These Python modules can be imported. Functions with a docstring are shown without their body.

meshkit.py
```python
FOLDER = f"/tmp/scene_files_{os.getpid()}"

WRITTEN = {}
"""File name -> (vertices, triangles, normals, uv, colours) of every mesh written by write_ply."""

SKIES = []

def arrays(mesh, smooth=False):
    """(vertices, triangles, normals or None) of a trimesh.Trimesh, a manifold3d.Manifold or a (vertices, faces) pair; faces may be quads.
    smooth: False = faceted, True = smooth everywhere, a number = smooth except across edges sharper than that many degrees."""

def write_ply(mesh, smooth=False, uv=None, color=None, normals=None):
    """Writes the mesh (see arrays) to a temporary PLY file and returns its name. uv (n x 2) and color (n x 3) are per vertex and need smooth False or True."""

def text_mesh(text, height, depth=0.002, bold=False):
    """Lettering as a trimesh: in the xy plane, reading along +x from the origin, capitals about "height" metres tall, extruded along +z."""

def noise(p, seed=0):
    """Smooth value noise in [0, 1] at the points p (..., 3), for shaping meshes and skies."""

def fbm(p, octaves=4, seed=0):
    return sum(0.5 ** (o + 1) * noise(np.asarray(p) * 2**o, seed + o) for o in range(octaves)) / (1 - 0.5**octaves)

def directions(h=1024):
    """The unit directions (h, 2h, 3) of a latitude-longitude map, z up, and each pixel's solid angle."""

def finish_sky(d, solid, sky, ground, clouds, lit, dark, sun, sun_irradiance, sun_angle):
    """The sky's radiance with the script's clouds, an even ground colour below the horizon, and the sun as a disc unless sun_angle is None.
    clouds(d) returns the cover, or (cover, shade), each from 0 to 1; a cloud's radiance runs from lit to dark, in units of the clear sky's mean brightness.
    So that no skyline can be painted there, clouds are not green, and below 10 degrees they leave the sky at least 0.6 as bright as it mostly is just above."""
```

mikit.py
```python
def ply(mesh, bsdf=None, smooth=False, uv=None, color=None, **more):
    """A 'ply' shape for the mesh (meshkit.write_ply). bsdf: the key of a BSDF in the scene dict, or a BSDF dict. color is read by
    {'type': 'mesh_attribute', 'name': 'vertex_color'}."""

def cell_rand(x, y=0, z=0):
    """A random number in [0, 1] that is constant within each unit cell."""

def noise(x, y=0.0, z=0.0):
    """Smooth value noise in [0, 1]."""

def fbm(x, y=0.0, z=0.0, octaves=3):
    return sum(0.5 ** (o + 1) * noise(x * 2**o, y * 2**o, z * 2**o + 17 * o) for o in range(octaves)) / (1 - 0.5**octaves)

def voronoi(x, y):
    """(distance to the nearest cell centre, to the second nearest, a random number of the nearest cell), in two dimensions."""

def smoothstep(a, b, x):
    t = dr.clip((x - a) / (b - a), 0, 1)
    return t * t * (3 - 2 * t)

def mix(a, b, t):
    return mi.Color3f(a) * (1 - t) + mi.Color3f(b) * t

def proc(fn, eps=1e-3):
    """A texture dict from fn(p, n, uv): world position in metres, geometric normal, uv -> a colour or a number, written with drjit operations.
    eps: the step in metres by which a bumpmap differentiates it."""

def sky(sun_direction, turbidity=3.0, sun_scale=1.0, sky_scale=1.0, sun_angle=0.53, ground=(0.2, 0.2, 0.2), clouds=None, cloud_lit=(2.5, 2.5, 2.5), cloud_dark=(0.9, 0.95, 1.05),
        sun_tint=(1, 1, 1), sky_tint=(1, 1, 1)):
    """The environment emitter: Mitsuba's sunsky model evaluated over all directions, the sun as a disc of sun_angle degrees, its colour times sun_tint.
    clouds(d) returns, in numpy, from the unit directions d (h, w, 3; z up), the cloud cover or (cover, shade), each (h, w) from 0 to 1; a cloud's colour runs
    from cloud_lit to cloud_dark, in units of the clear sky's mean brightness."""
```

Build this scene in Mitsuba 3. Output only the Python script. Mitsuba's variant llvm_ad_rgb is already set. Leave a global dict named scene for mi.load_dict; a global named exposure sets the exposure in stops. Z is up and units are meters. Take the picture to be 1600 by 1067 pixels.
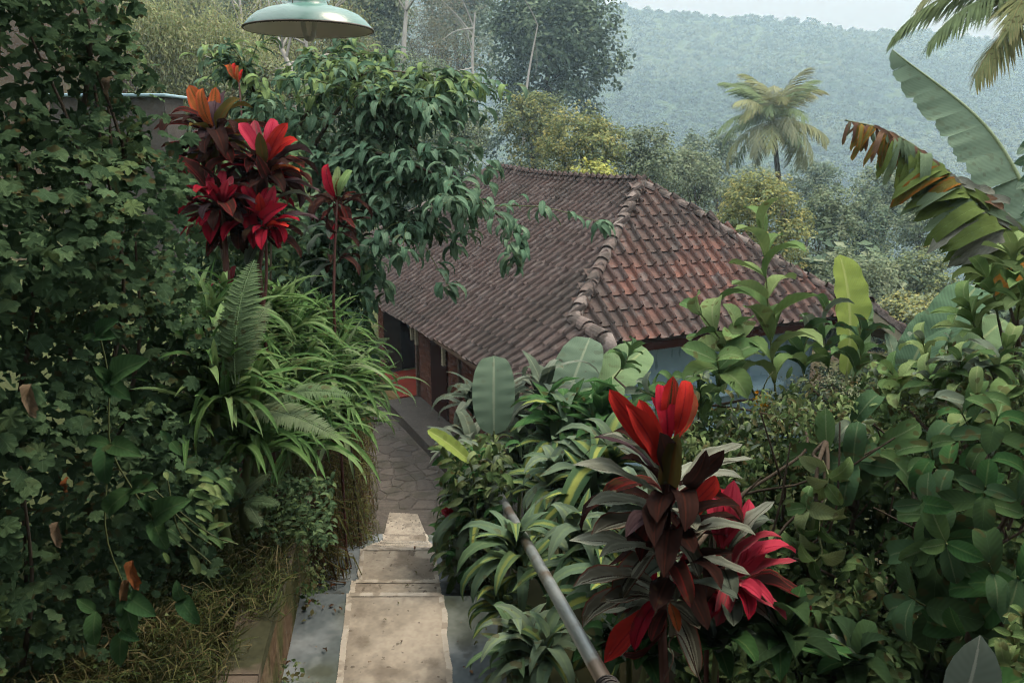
import math, numpy as np, trimesh, mitsuba as mi, drjit as dr, mikit, meshkit
from mikit import proc, noise, fbm, voronoi, cell_rand, smoothstep, mix

T = mi.ScalarTransform4f
F_PX, PITCH = 1200.0, 0.258                    # focal length in pixels of a 1600 pixel wide picture, camera tilt
CP, SP = math.cos(PITCH), math.sin(PITCH)
scene, labels = {}, {}

# ---------------------------------------------------------------- camera, sky, haze, exposure
scene['camera'] = {'type': 'perspective', 'fov': 2 * math.degrees(math.atan(800 / F_PX)), 'fov_axis': 'x', 'near_clip': 0.05, 'far_clip': 9000.0,
                   'to_world': T().look_at(origin=[0, 0, 0], target=[0, CP, -SP], up=[0, 0, 1])}
scene['sky'] = mikit.sky([0.35, 0.25, 0.9], turbidity=4, sun_scale=0.30, sky_scale=1.0, sun_angle=20, clouds=lambda d: (1.0, 1 - np.clip(d[..., 2], 0, 1) ** 1.35),
                         cloud_lit=(4.1, 4.2, 4.3), cloud_dark=(0.46, 0.49, 0.52), ground=(0.05, 0.06, 0.04))
exposure = 3.1
AIR = 0.0010
scene['air'] = {'type': 'homogeneous', 'albedo': {'type': 'rgb', 'value': [0.86, 0.955, 0.99]},
                'sigma_t': {'type': 'rgb', 'value': [AIR * 0.82, AIR * 1.04, AIR * 1.2]}}
scene['haze'] = {'type': 'cube', 'bsdf': {'type': 'null'}, 'interior': {'type': 'ref', 'id': 'air'},
                 'to_world': T().translate([60, 300, 22]).scale([560, 330, 88])}
scene['camera']['medium'] = {'type': 'ref', 'id': 'air'}
labels['haze'] = {'kind': 'stuff'}

# ---------------------------------------------------------------- helpers
def at(px, py, t):
    """The point of the place that lies t metres deep on the line of sight through (px, py) of the photograph."""
    x, v = (px - 800) / F_PX, (py - 533.5) / F_PX
    return np.array([x * t, (CP - v * SP) * t, (-SP - v * CP) * t])

def unit(v):
    v = np.asarray(v, float)
    return v / max(np.linalg.norm(v), 1e-9)

def numbered(key):
    if key not in scene and key not in labels and not any(k.startswith(key + '__') for k in ()):
        return key
    n = COUNT.get(key, 0)
    while True:
        n += 1
        k = f'{key}_{n:03d}'
        if k not in scene and k not in labels:
            COUNT[key] = n
            return k
COUNT = {}

def thing(name, label, cat, group=None):
    key = numbered(name)
    labels[key] = {'label': label, 'category': cat}
    if group: labels[key]['group'] = group
    return key

def struct(name, shape, label=None):
    scene[name] = shape
    labels[name] = {'kind': 'structure'}
    if label: labels[name]['label'] = label
    return name

def part(parent, name, shape, stuff=False, label=None):
    key = numbered(f'{parent}__{name}')
    scene[key] = shape
    if stuff: labels[key] = {'kind': 'stuff'}
    if label: labels.setdefault(key, {})['label'] = label
    return key

def whole(key, shape):
    scene[key] = shape
    return key

class MB:
    """Collects pieces (vertices, triangles, uv) into one mesh."""
    def __init__(self): self.v, self.f, self.u, self.n = [], [], [], 0
    def add(self, v, f, uv=None):
        v = np.asarray(v, float); f = np.asarray(f, int)
        if f.shape[1] == 4: f = np.vstack([f[:, [0, 1, 2]], f[:, [0, 2, 3]]])
        self.v.append(v); self.f.append(f + self.n); self.n += len(v)
        self.u.append(np.zeros((len(v), 2)) if uv is None else np.asarray(uv, float))
        return self
    def mesh(self): return np.vstack(self.v), np.vstack(self.f)
    def ply(self, bsdf, smooth=True):
        return mikit.ply(self.mesh(), bsdf, smooth, uv=np.vstack(self.u))

def box(lo, hi, bevel=0.0):
    lo, hi = np.asarray(lo, float), np.asarray(hi, float)
    if bevel <= 0:
        v = np.array([[x, y, z] for x in (lo[0], hi[0]) for y in (lo[1], hi[1]) for z in (lo[2], hi[2])])
        f = np.array([[0, 1, 3, 2], [4, 6, 7, 5], [0, 4, 5, 1], [2, 3, 7, 6], [0, 2, 6, 4], [1, 5, 7, 3]])
        return v, f
    c, h = (lo + hi) / 2, (hi - lo) / 2
    pts = []
    for s in np.ndindex(2, 2, 2):
        sg = np.array(s) * 2 - 1
        for k in range(3):
            q = h - bevel; q[k] = h[k]
            pts.append(c + sg * q)
    m = trimesh.convex.convex_hull(np.array(pts))
    return np.array(m.vertices), np.array(m.faces)

def frame(origin, x, y, z, scale=1.0):
    m = np.eye(4)
    m[:3, 0], m[:3, 1], m[:3, 2], m[:3, 3] = np.asarray(x) * scale, np.asarray(y) * scale, np.asarray(z) * scale, origin
    return m

def tube(points, radii, sides=7, caps=True):
    p = np.asarray(points, float)
    r = np.broadcast_to(np.asarray(radii, float), (len(p),))
    t = np.gradient(p, axis=0); t /= np.linalg.norm(t, axis=1, keepdims=True) + 1e-12
    ref = np.array([0.31, 0.17, 0.93]) if abs(t[0] @ np.array([0.31, 0.17, 0.93])) < 0.9 else np.array([0.9, 0.3, 0.1])
    a = np.zeros_like(p)
    a[0] = unit(np.cross(t[0], ref))
    for i in range(1, len(p)): a[i] = unit(a[i - 1] - t[i] * (a[i - 1] @ t[i]))
    b = np.cross(t, a)
    g = np.arange(sides) * 2 * np.pi / sides
    v = (p[:, None] + r[:, None, None] * (np.cos(g)[None, :, None] * a[:, None] + np.sin(g)[None, :, None] * b[:, None])).reshape(-1, 3)
    f = []
    for i in range(len(p) - 1):
        for j in range(sides):
            k = (j + 1) % sides
            f.append([i * sides + j, i * sides + k, (i + 1) * sides + k, (i + 1) * sides + j])
    f = np.array(f); f = np.vstack([f[:, [0, 1, 2]], f[:, [0, 2, 3]]])
    if caps:
        n = len(v); v = np.vstack([v, p[:1], p[-1:]])
        e = (len(p) - 1) * sides
        f = np.vstack([f, [[n, (j + 1) % sides, j] for j in range(sides)], [[n + 1, e + j, e + (j + 1) % sides] for j in range(sides)]])
    return v, f

def bez(points, n):
    """A smooth curve through the given points (Catmull-Rom)."""
    p = np.asarray(points, float)
    p = np.vstack([2 * p[0] - p[1], p, 2 * p[-1] - p[-2]])
    out = []
    m = len(p) - 3
    for s in np.linspace(0, m - 1e-9, n):
        i = int(s); q = s - i
        a, b, c, d = p[i:i + 4]
        out.append(0.5 * (2 * b + (c - a) * q + (2 * a - 5 * b + 4 * c - d) * q * q + (3 * b - a - 3 * c + d) * q ** 3))
    return np.array(out)

def lathe(profile, n=48, center=(0, 0, 0)):
    pr = np.asarray(profile, float); g = np.arange(n) * 2 * np.pi / n
    v = np.stack([pr[:, None, 0] * np.cos(g), pr[:, None, 0] * np.sin(g), np.repeat(pr[:, 1:2], n, 1)], -1).reshape(-1, 3) + np.asarray(center)
    f = [[i * n + j, i * n + (j + 1) % n, (i + 1) * n + (j + 1) % n, (i + 1) * n + j] for i in range(len(pr) - 1) for j in range(n)]
    return v, np.array(f)

# ---------------------------------------------------------------- leaf palette and materials
PAL = []
GAIN = 1.0
def pal(base, mid=None, midw=0.0, edge=None, edgew=0.0, streak=0.0, vein=0.12, spot=0.25, freq=62.0):
    """A leaf colouring: blade, midrib stripe and its width, margin and its width, strength of streaks of the midrib colour, of veins, of mottling."""
    mid = mid or tuple(min(1, c * 1.5 + 0.02) for c in base); edge = edge or base
    base, mid, edge = (tuple(c * GAIN for c in q) for q in (base, mid, edge))
    PAL.append([*base, *mid, midw, *edge, edgew, streak, vein, spot, freq])
    return len(PAL) - 1

GREEN = pal((0.05, 0.085, 0.035))
def leaf_colour(p, n, uv):
    tab = np.array(PAL, np.float32)
    i = mi.UInt32(dr.clip(dr.floor(uv.x), 0, len(PAL) - 1))
    col = lambda k: dr.gather(mi.Float, mi.Float(np.ascontiguousarray(tab[:, k])), i)
    rgb = lambda k: mi.Color3f(col(k), col(k + 1), col(k + 2))
    s = (uv.x - dr.floor(uv.x) - 0.5) / 0.48
    a = dr.abs(s)
    mw = col(6)
    c = mix(rgb(3), rgb(0), smoothstep(mw * 0.6, mw * 1.4 + 0.02, a))
    st = smoothstep(0.50, 0.72, noise(s * 5.5 + mi.Float(i) * 7.1, uv.y * 1.6, p.x * 3)) * col(11)
    c = mix(c, rgb(3), st)
    c = mix(c, rgb(7), smoothstep(1 - col(10) * 1.3, 1 - col(10) * 0.6 + 0.01, a) * smoothstep(0.0, 0.02, col(10)))
    vein = dr.sin((uv.y - a * 0.22) * col(14))
    c = c * (1 + col(12) * vein * smoothstep(0.04, 0.3, a) * 0.7)
    m = fbm(p.x * 13 + 31, p.y * 13, p.z * 13, 3)
    big = noise(p.x * 1.7 + 5, p.y * 1.7, p.z * 1.7)
    c = c * (1 + col(13) * (m - 0.5) * 2.0 + 0.30 * (big - 0.5))
    blem = smoothstep(0.70, 0.76, noise(p.x * 34 + 3, p.y * 34, p.z * 34)) * smoothstep(0.45, 0.6, noise(p.x * 3.1, p.y * 3.1 + 9, p.z * 3.1))
    c = mix(c, mi.Color3f(0.075, 0.052, 0.022), blem * dr.minimum(col(13) * 2.2, 0.7))
    return dr.clip(c, 0.004, 0.9)

scene['leaf'] = {'type': 'principledthin', 'base_color': proc(leaf_colour), 'roughness': 0.27, 'diff_trans': 0.38, 'spec_trans': 0.0, 'eta': 1.85}
scene['dull_leaf'] = {'type': 'principledthin', 'base_color': proc(leaf_colour), 'roughness': 0.7, 'diff_trans': 0.45, 'spec_trans': 0.0, 'eta': 1.3}

def mat(name, fn, rough=0.85, spec=0.3, bump=None, bs=0.004, eps=2e-3, **kw):
    b = {'type': 'principled', 'base_color': proc(fn) if callable(fn) else {'type': 'rgb', 'value': list(fn)}, 'roughness': rough, 'specular': spec, **kw}
    if bump is not None: b = {'type': 'bumpmap', 'arbitrary': proc(bump, eps), 'scale': bs, 'bsdf': b}
    scene[name] = {'type': 'twosided', 'bsdf': b}
    return name

def soil_fn(p, n, uv):
    m = fbm(p.x * 2.2, p.y * 2.2, p.z * 2.2, 4); g = fbm(p.x * 0.35, p.y * 0.35, 3.0, 3)
    c = mix((0.030, 0.022, 0.014), (0.045, 0.055, 0.022), smoothstep(0.35, 0.65, g))
    return c * (0.55 + 0.9 * m)
mat('soil', soil_fn, 0.95, 0.1)

def hill_fn(p, n, uv):
    a = fbm(p.x * 0.05, p.y * 0.05, p.z * 0.05, 4); b = noise(p.x * 0.23, p.y * 0.23, p.z * 0.23)
    f = fbm(p.x * 0.008, p.y * 0.008, 1.0, 3)
    c = mix((0.016, 0.034, 0.018), (0.055, 0.085, 0.036), smoothstep(0.3, 0.7, a * 0.6 + b * 0.4))
    return mix(c, (0.075, 0.105, 0.05), smoothstep(0.58, 0.72, f) * 0.7)
mat('hill_forest', hill_fn, 0.95, 0.05)

def paint_wear(p, k=1.0):
    a = fbm(p.x * 5 * k, p.y * 5 * k, p.z * 5 * k, 4); b = fbm(p.x * 42, p.y * 42, p.z * 42, 2)
    return a, b
def slate_fn(p, n, uv):
    a, b = paint_wear(p)
    c = mix((0.070, 0.088, 0.094), (0.160, 0.182, 0.188), smoothstep(0.38, 0.60, a))
    c = mix(c, (0.035, 0.040, 0.036), smoothstep(0.56, 0.72, fbm(p.x * 9 + 7, p.y * 9, p.z * 9, 4)) * 0.75)
    c = mix(c, (0.055, 0.065, 0.035), smoothstep(0.55, 0.7, fbm(p.x * 1.7 + 3, p.y * 1.7, 2.0, 3)) * 0.6)
    return c * (0.75 + 0.5 * b)
mat('slate_paint', slate_fn, 0.8, 0.3, lambda p, n, uv: fbm(p.x * 55, p.y * 55, p.z * 55, 3), 0.004)
def tan_fn(p, n, uv):
    a, b = paint_wear(p)
    c = mix((0.195, 0.172, 0.135), (0.285, 0.255, 0.205), smoothstep(0.3, 0.65, a))
    c = mix(c, (0.110, 0.092, 0.070), smoothstep(0.50, 0.68, fbm(p.x * 7 + 7, p.y * 7, p.z * 7, 5)) * 0.7)
    c = mix(c, (0.085, 0.072, 0.055), smoothstep(0.66, 0.74, fbm(p.x * 30, p.y * 30, p.z * 30, 3)) * 0.8)
    return c * (0.78 + 0.44 * b)
mat('tan_paint', tan_fn, 0.85, 0.25, lambda p, n, uv: fbm(p.x * 60, p.y * 60, p.z * 60, 3), 0.004)
def pale_fn(p, n, uv):
    a, b = paint_wear(p)
    return mix((0.33, 0.305, 0.255), (0.22, 0.195, 0.155), smoothstep(0.45, 0.62, fbm(p.x * 18, p.y * 18, p.z * 18, 4))) * (0.8 + 0.4 * b)
mat('pale_edge', pale_fn, 0.85, 0.2)
def paving_fn(p, n, uv):
    r = cell_rand(dr.floor(uv.x * 97.0), 3, 1)
    a, b = paint_wear(p)
    c = mix((0.056, 0.049, 0.041), (0.078, 0.068, 0.057), r)
    c = mix(c, (0.045, 0.042, 0.030), smoothstep(0.48, 0.66, a) * 0.7)
    return c * (0.7 + 0.6 * b)
mat('paving', paving_fn, 0.85, 0.25, lambda p, n, uv: fbm(p.x * 40, p.y * 40, p.z * 40, 3), 0.006)
def mossy_fn(p, n, uv):
    a, b = paint_wear(p, 0.7)
    c = mix((0.085, 0.058, 0.036), (0.050, 0.052, 0.022), smoothstep(0.40, 0.60, a))
    d = fbm(p.x * 16, p.y * 16, p.z * 2.5, 3)
    return mix(c, (0.125, 0.095, 0.065), smoothstep(0.55, 0.7, d) * 0.6) * (0.6 + 0.8 * b)
mat('mossy_wall', mossy_fn, 0.95, 0.1, lambda p, n, uv: fbm(p.x * 25, p.y * 25, p.z * 12, 4), 0.02)
def cap_fn(p, n, uv):
    a, b = paint_wear(p)
    return mix((0.100, 0.080, 0.060), (0.034, 0.036, 0.018), smoothstep(0.38, 0.56, a)) * (0.7 + 0.6 * b)
mat('wall_cap', cap_fn, 0.9, 0.2, lambda p, n, uv: fbm(p.x * 30, p.y * 30, p.z * 30, 4), 0.008)
def tile_fn(p, n, uv):
    k = dr.floor(uv.x); r = cell_rand(k, 1, 2); r2 = cell_rand(k, 5, 7)
    a = fbm(p.x * 1.1, p.y * 1.1, p.z * 1.1 + 4, 3); b = fbm(p.x * 9, p.y * 9, p.z * 9, 3); f = fbm(p.x * 40, p.y * 40, p.z * 40, 2)
    # old fired clay: from soot-brown to brick red, with lichen; the end slope's tiles are redder (even palette ids)
    red = k - 2 * dr.floor(k / 2)
    clay = mix((0.090, 0.058, 0.050), (0.150, 0.072, 0.054), red * smoothstep(0.10, 0.9, r))
    c = mix(clay, (0.082, 0.062, 0.056), smoothstep(0.25, 0.75, r2 * 0.55 + b * 0.45 + (0.30 - 0.42 * red)))
    c = mix(c, (0.150, 0.128, 0.118), smoothstep(0.56, 0.70, b) * 0.55)
    c = mix(c, (0.052, 0.046, 0.040), smoothstep(0.46, 0.68, a) * 0.6)
    return c * (0.65 + 0.7 * f)
mat('roof_tile', tile_fn, 0.85, 0.25, lambda p, n, uv: fbm(p.x * 60, p.y * 60, p.z * 60, 3), 0.003)
def ridge_fn(p, n, uv):
    b = fbm(p.x * 8, p.y * 8, p.z * 8, 4); f = fbm(p.x * 40, p.y * 40, p.z * 40, 2); r = cell_rand(dr.floor(uv.x), 1, 2)
    c = mix((0.095, 0.072, 0.062), (0.165, 0.140, 0.126), smoothstep(0.2, 0.8, r * 0.6 + b * 0.4))
    return mix(c, (0.045, 0.038, 0.032), smoothstep(0.45, 0.62, b) * 0.85) * (0.7 + 0.6 * f)
mat('ridge_clay', ridge_fn, 0.85, 0.25, lambda p, n, uv: fbm(p.x * 60, p.y * 60, p.z * 60, 3), 0.003)
def wood_fn(p, n, uv):
    a = fbm(p.x * 3, p.y * 3, p.z * 24, 3)
    return mix((0.060, 0.038, 0.026), (0.120, 0.085, 0.060), a)
mat('old_wood', wood_fn, 0.8, 0.25)
mat('pale_wood', lambda p, n, uv: mix((0.30, 0.28, 0.20), (0.17, 0.16, 0.11), fbm(p.x * 9, p.y * 9, p.z * 9, 3)), 0.8, 0.2)
mat('porch_paint', (0.30, 0.28, 0.25), 0.8, 0.2)
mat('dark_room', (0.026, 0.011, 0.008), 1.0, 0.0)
def brick_fn(p, n, uv):
    r = cell_rand(dr.floor(uv.x), 1, 2); b = fbm(p.x * 14, p.y * 14, p.z * 14, 3)
    return mix((0.060, 0.027, 0.019), (0.115, 0.052, 0.033), r * 0.6 + b * 0.4) * (0.7 + 0.6 * fbm(p.x * 50, p.y * 50, p.z * 50, 2))
mat('brick', brick_fn, 0.9, 0.15)
mat('mortar', lambda p, n, uv: mix((0.035, 0.026, 0.021), (0.060, 0.045, 0.036), fbm(p.x * 9, p.y * 9, p.z * 9, 3)), 0.95, 0.1)
def blue_fn(p, n, uv):
    a = fbm(p.x * 2.2, p.y * 2.2, p.z * 2.2, 4); d = fbm(p.x * 14, p.y * 14, p.z * 3, 3)
    c = mix((0.265, 0.390, 0.435), (0.205, 0.315, 0.360), smoothstep(0.3, 0.7, a))
    return mix(c, (0.055, 0.085, 0.085), smoothstep(0.60, 0.74, d) * 0.55)
mat('blue_plaster', blue_fn, 0.85, 0.2)
mat('red_floor', lambda p, n, uv: mix((0.235, 0.040, 0.025), (0.170, 0.032, 0.022), fbm(p.x * 5, p.y * 5, p.z * 5, 3)), 0.45, 0.5)
mat('ochre_edge', lambda p, n, uv: mix((0.33, 0.24, 0.11), (0.20, 0.14, 0.07), fbm(p.x * 12, p.y * 12, p.z * 12, 3)), 0.8, 0.2)
mat('grey_cement', lambda p, n, uv: mix((0.050, 0.046, 0.040), (0.085, 0.078, 0.068), fbm(p.x * 6, p.y * 6, p.z * 6, 4)) * (0.75 + 0.5 * fbm(p.x * 45, p.y * 45, p.z * 45, 2)), 0.85, 0.2)
def bark_fn(p, n, uv):
    a = fbm(p.x * 9, p.y * 9, p.z * 2.5, 4)
    return mix((0.035, 0.027, 0.020), (0.115, 0.092, 0.068), a)
mat('bark', bark_fn, 0.95, 0.1)
mat('pale_bark', lambda p, n, uv: mix((0.20, 0.19, 0.165), (0.40, 0.39, 0.35), fbm(p.x * 4, p.y * 4, p.z * 1.5, 4)), 0.9, 0.1)
mat('green_stem', lambda p, n, uv: mix((0.060, 0.085, 0.030), (0.105, 0.120, 0.045), fbm(p.x * 9, p.y * 9, p.z * 9, 3)), 0.6, 0.3)
mat('pale_midrib', lambda p, n, uv: mix((0.24, 0.30, 0.17), (0.17, 0.23, 0.11), fbm(p.x * 9, p.y * 9, p.z * 9, 2)), 0.5, 0.4)
mat('maroon_stem', lambda p, n, uv: mix((0.055, 0.018, 0.018), (0.115, 0.050, 0.036), fbm(p.x * 14, p.y * 14, p.z * 20, 3)), 0.6, 0.3)
def pipe_fn(p, n, uv):
    a = fbm(p.x * 13, p.y * 13, p.z * 13, 3); b = fbm(p.x * 5 + 9, p.y * 5, p.z * 5, 4)
    c = mix((0.30, 0.335, 0.335), (0.42, 0.44, 0.43), a)
    return mix(c, (0.23, 0.17, 0.125), smoothstep(0.54, 0.68, b) * 0.85)
mat('pipe_metal', pipe_fn, 0.36, 0.6, metallic=0.75)
mat('black_tape', lambda p, n, uv: mix((0.012, 0.011, 0.011), (0.05, 0.046, 0.042), fbm(p.x * 40, p.y * 40, p.z * 40, 2)), 0.5, 0.5)
def enamel_fn(p, n, uv):
    a = fbm(p.x * 12, p.y * 12, p.z * 12, 4)
    return mix((0.085, 0.215, 0.190), (0.120, 0.265, 0.235), a)
mat('green_enamel', enamel_fn, 0.28, 0.5, clearcoat=0.6, clearcoat_gloss=0.8)
mat('white_enamel', lambda p, n, uv: mix((0.74, 0.70, 0.65), (0.82, 0.79, 0.74), fbm(p.x * 10, p.y * 10, p.z * 10, 3)), 0.4, 0.4)
mat('lamp_rim', (0.16, 0.14, 0.12), 0.5, 0.4)
mat('white_plastic', (0.62, 0.62, 0.60), 0.4, 0.5)
# ---------------------------------------------------------------- ground, hills
def xc(y): return np.where(np.asarray(y, float) < 8.0, -0.53 - 0.137 * (np.asarray(y, float) - 2.93), -1.225 - 0.47 * (np.asarray(y, float) - 8.0))
def xl(y): return xc(y) - 0.50                  # left edge of the way down (face of the retaining wall)
def xr(y): return xc(y) + 0.42
def stair_z(y):
    y = np.asarray(y, float)
    return np.interp(y, [-2, 0.0, 2.3, 3.64, 4.77, 7.55, 8.03, 30], [-1.6, -1.6, -2.25, -2.45, -2.75, -4.25, -4.6, -4.6])

def ground_z(x, y):
    x, y = np.asarray(x, float), np.asarray(y, float)
    p = np.stack([x, y, 0 * x], -1)
    lump = meshkit.fbm(p * 0.9, 3, 5) - 0.5
    dl = xl(np.clip(y, -1, 17)) - x
    left = -1.95 + 0.10 * np.clip(dl, 0, 3) + 0.28 * np.clip(dl - 3, 0, 60) + lump * 0.25
    left = left - 2.4 * np.interp(y, [9, 14], [0, 1]) * np.interp(dl, [0, 5], [1, 0.2]) - np.clip(y - 20, 0, 200) * 0.10 * np.interp(dl, [0, 30], [1, 0])
    dr_ = x - xr(np.clip(y, -1, 17))
    bed = stair_z(y) + 0.06 + lump * 0.2 * np.clip(dr_, 0, 1) - 0.10 * np.clip(dr_ - 1.5, 0, 2)
    bed = np.minimum(bed, -1.95)
    bed = np.where(y > 6.6, np.minimum(bed, -4.75), bed)
    way = np.minimum(stair_z(y), -1.6) - 0.45
    h = np.where(dl > 0.20, left, np.where(dr_ > 0.0, bed, way))
    # beyond the house the land drops into the valley
    d = np.clip(y - 15 + 0.25 * np.clip(x, 0, 60), 0, 1e4)
    valley = -4.8 - np.interp(d, [0, 3, 30, 80, 170, 420, 2000], [0, 0.6, 8.5, 20, 40, 44, 44])
    vl = np.interp(x, [-60, -30, -12, -4, 2], [42, 27, 15, 4, 0]) * np.interp(y, [15, 32, 70, 150], [0.3, 0.85, 1.3, 0.9])
    valley = valley + vl + (meshkit.fbm(p * 0.05, 3, 9) - 0.5) * 5 * np.clip(d / 30, 0, 1)
    return h * np.interp(y, [15, 26], [1, 0]) + valley * np.interp(y, [15, 26], [0, 1])

gx = np.unique(np.round(np.concatenate([np.arange(-6, 6.01, 0.2), np.arange(-40, -6, 1.0), np.arange(6, 40, 1.0), np.arange(-300, -40, 10.0), np.arange(40, 420, 10.0)]), 3))
gy = np.unique(np.round(np.concatenate([np.arange(-3, 18.01, 0.2), np.arange(18, 60, 1.0), np.arange(60, 300, 8.0)]), 3))
GX, GY = np.meshgrid(gx, gy)
GZ = ground_z(GX, GY)
def grid_faces(nx, ny):
    i = (np.arange(ny - 1)[:, None] * nx + np.arange(nx - 1)).ravel()
    return np.stack([i, i + 1, i + nx + 1, i + nx], 1)
struct('ground', mikit.ply((np.stack([GX, GY, GZ], -1).reshape(-1, 3), grid_faces(len(gx), len(gy))), 'soil', True))

hx = np.arange(-480, 600, 3.6)
hy = np.arange(215, 625, 3.2)
HX, HY = np.meshgrid(hx, hy)
def hill_z(x, y):
    p = np.stack([x, y, 0 * x], -1)
    top = np.interp(x, [-400, -60, 70, 130, 200, 260, 300, 380, 600], [90, 87, 77, 71, 67, 62, 60, 59, 57])
    s = np.clip((y - 225) / 315, 0, 1.3)
    z = -48 + (top + 48) * np.where(s < 1, s ** 1.15, 1 + (s - 1) * 0.1)
    z = z + (meshkit.fbm(p * 0.011, 4, 3) - 0.5) * 26 * np.clip(s * 1.6, 0, 1) * np.clip(1.5 - s, 0.12, 1)
    z = z + 12 * np.exp(-((x - 95 - 0.35 * (y - 260)) / 55) ** 2) * np.clip(s * 3, 0, 1) * np.clip(1.1 - s, 0, 1)
    return z
HZ = hill_z(HX, HY)
HZ = HZ + 3.0 * meshkit.noise(np.stack([HX / 7, HY / 7, 0 * HX], -1), 2) + 2.0 * meshkit.noise(np.stack([HX / 3.6, HY / 3.6, 0 * HX], -1), 8)
struct('hill', mikit.ply((np.stack([HX, HY, HZ], -1).reshape(-1, 3), grid_faces(len(hx), len(hy))), 'hill_forest', False))

# ---------------------------------------------------------------- the stairs and the paved way
rng = np.random.default_rng(11)
def quad_at(y0, y1, z, a0, a1, thick, skew=0.0, bevel=0.012):
    """A slab between two distances along the way, a0 to a1 across it (from its middle line)."""
    b0, b1 = xc(y0), xc(y1)
    top = np.array([[b0 + a0, y0], [b0 + a1, y0 + skew], [b1 + a1, y1 + skew], [b1 + a0, y1]])
    m = top.mean(0)
    ins = m + (top - m) * (1 - bevel / np.maximum(np.abs(top - m).max(), 0.05))
    v = np.vstack([np.c_[ins, np.full(4, z)], np.c_[top, np.full(4, z - bevel)], np.c_[top, np.full(4, z - thick)]])
    f = [[0, 1, 2, 3]] + [[k + 4, (k + 1) % 4 + 4, (k + 1) % 4, k] for k in range(4)] + [[k + 8, (k + 1) % 4 + 8, (k + 1) % 4 + 4, k + 4] for k in range(4)]
    return v, np.array(f)

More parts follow.
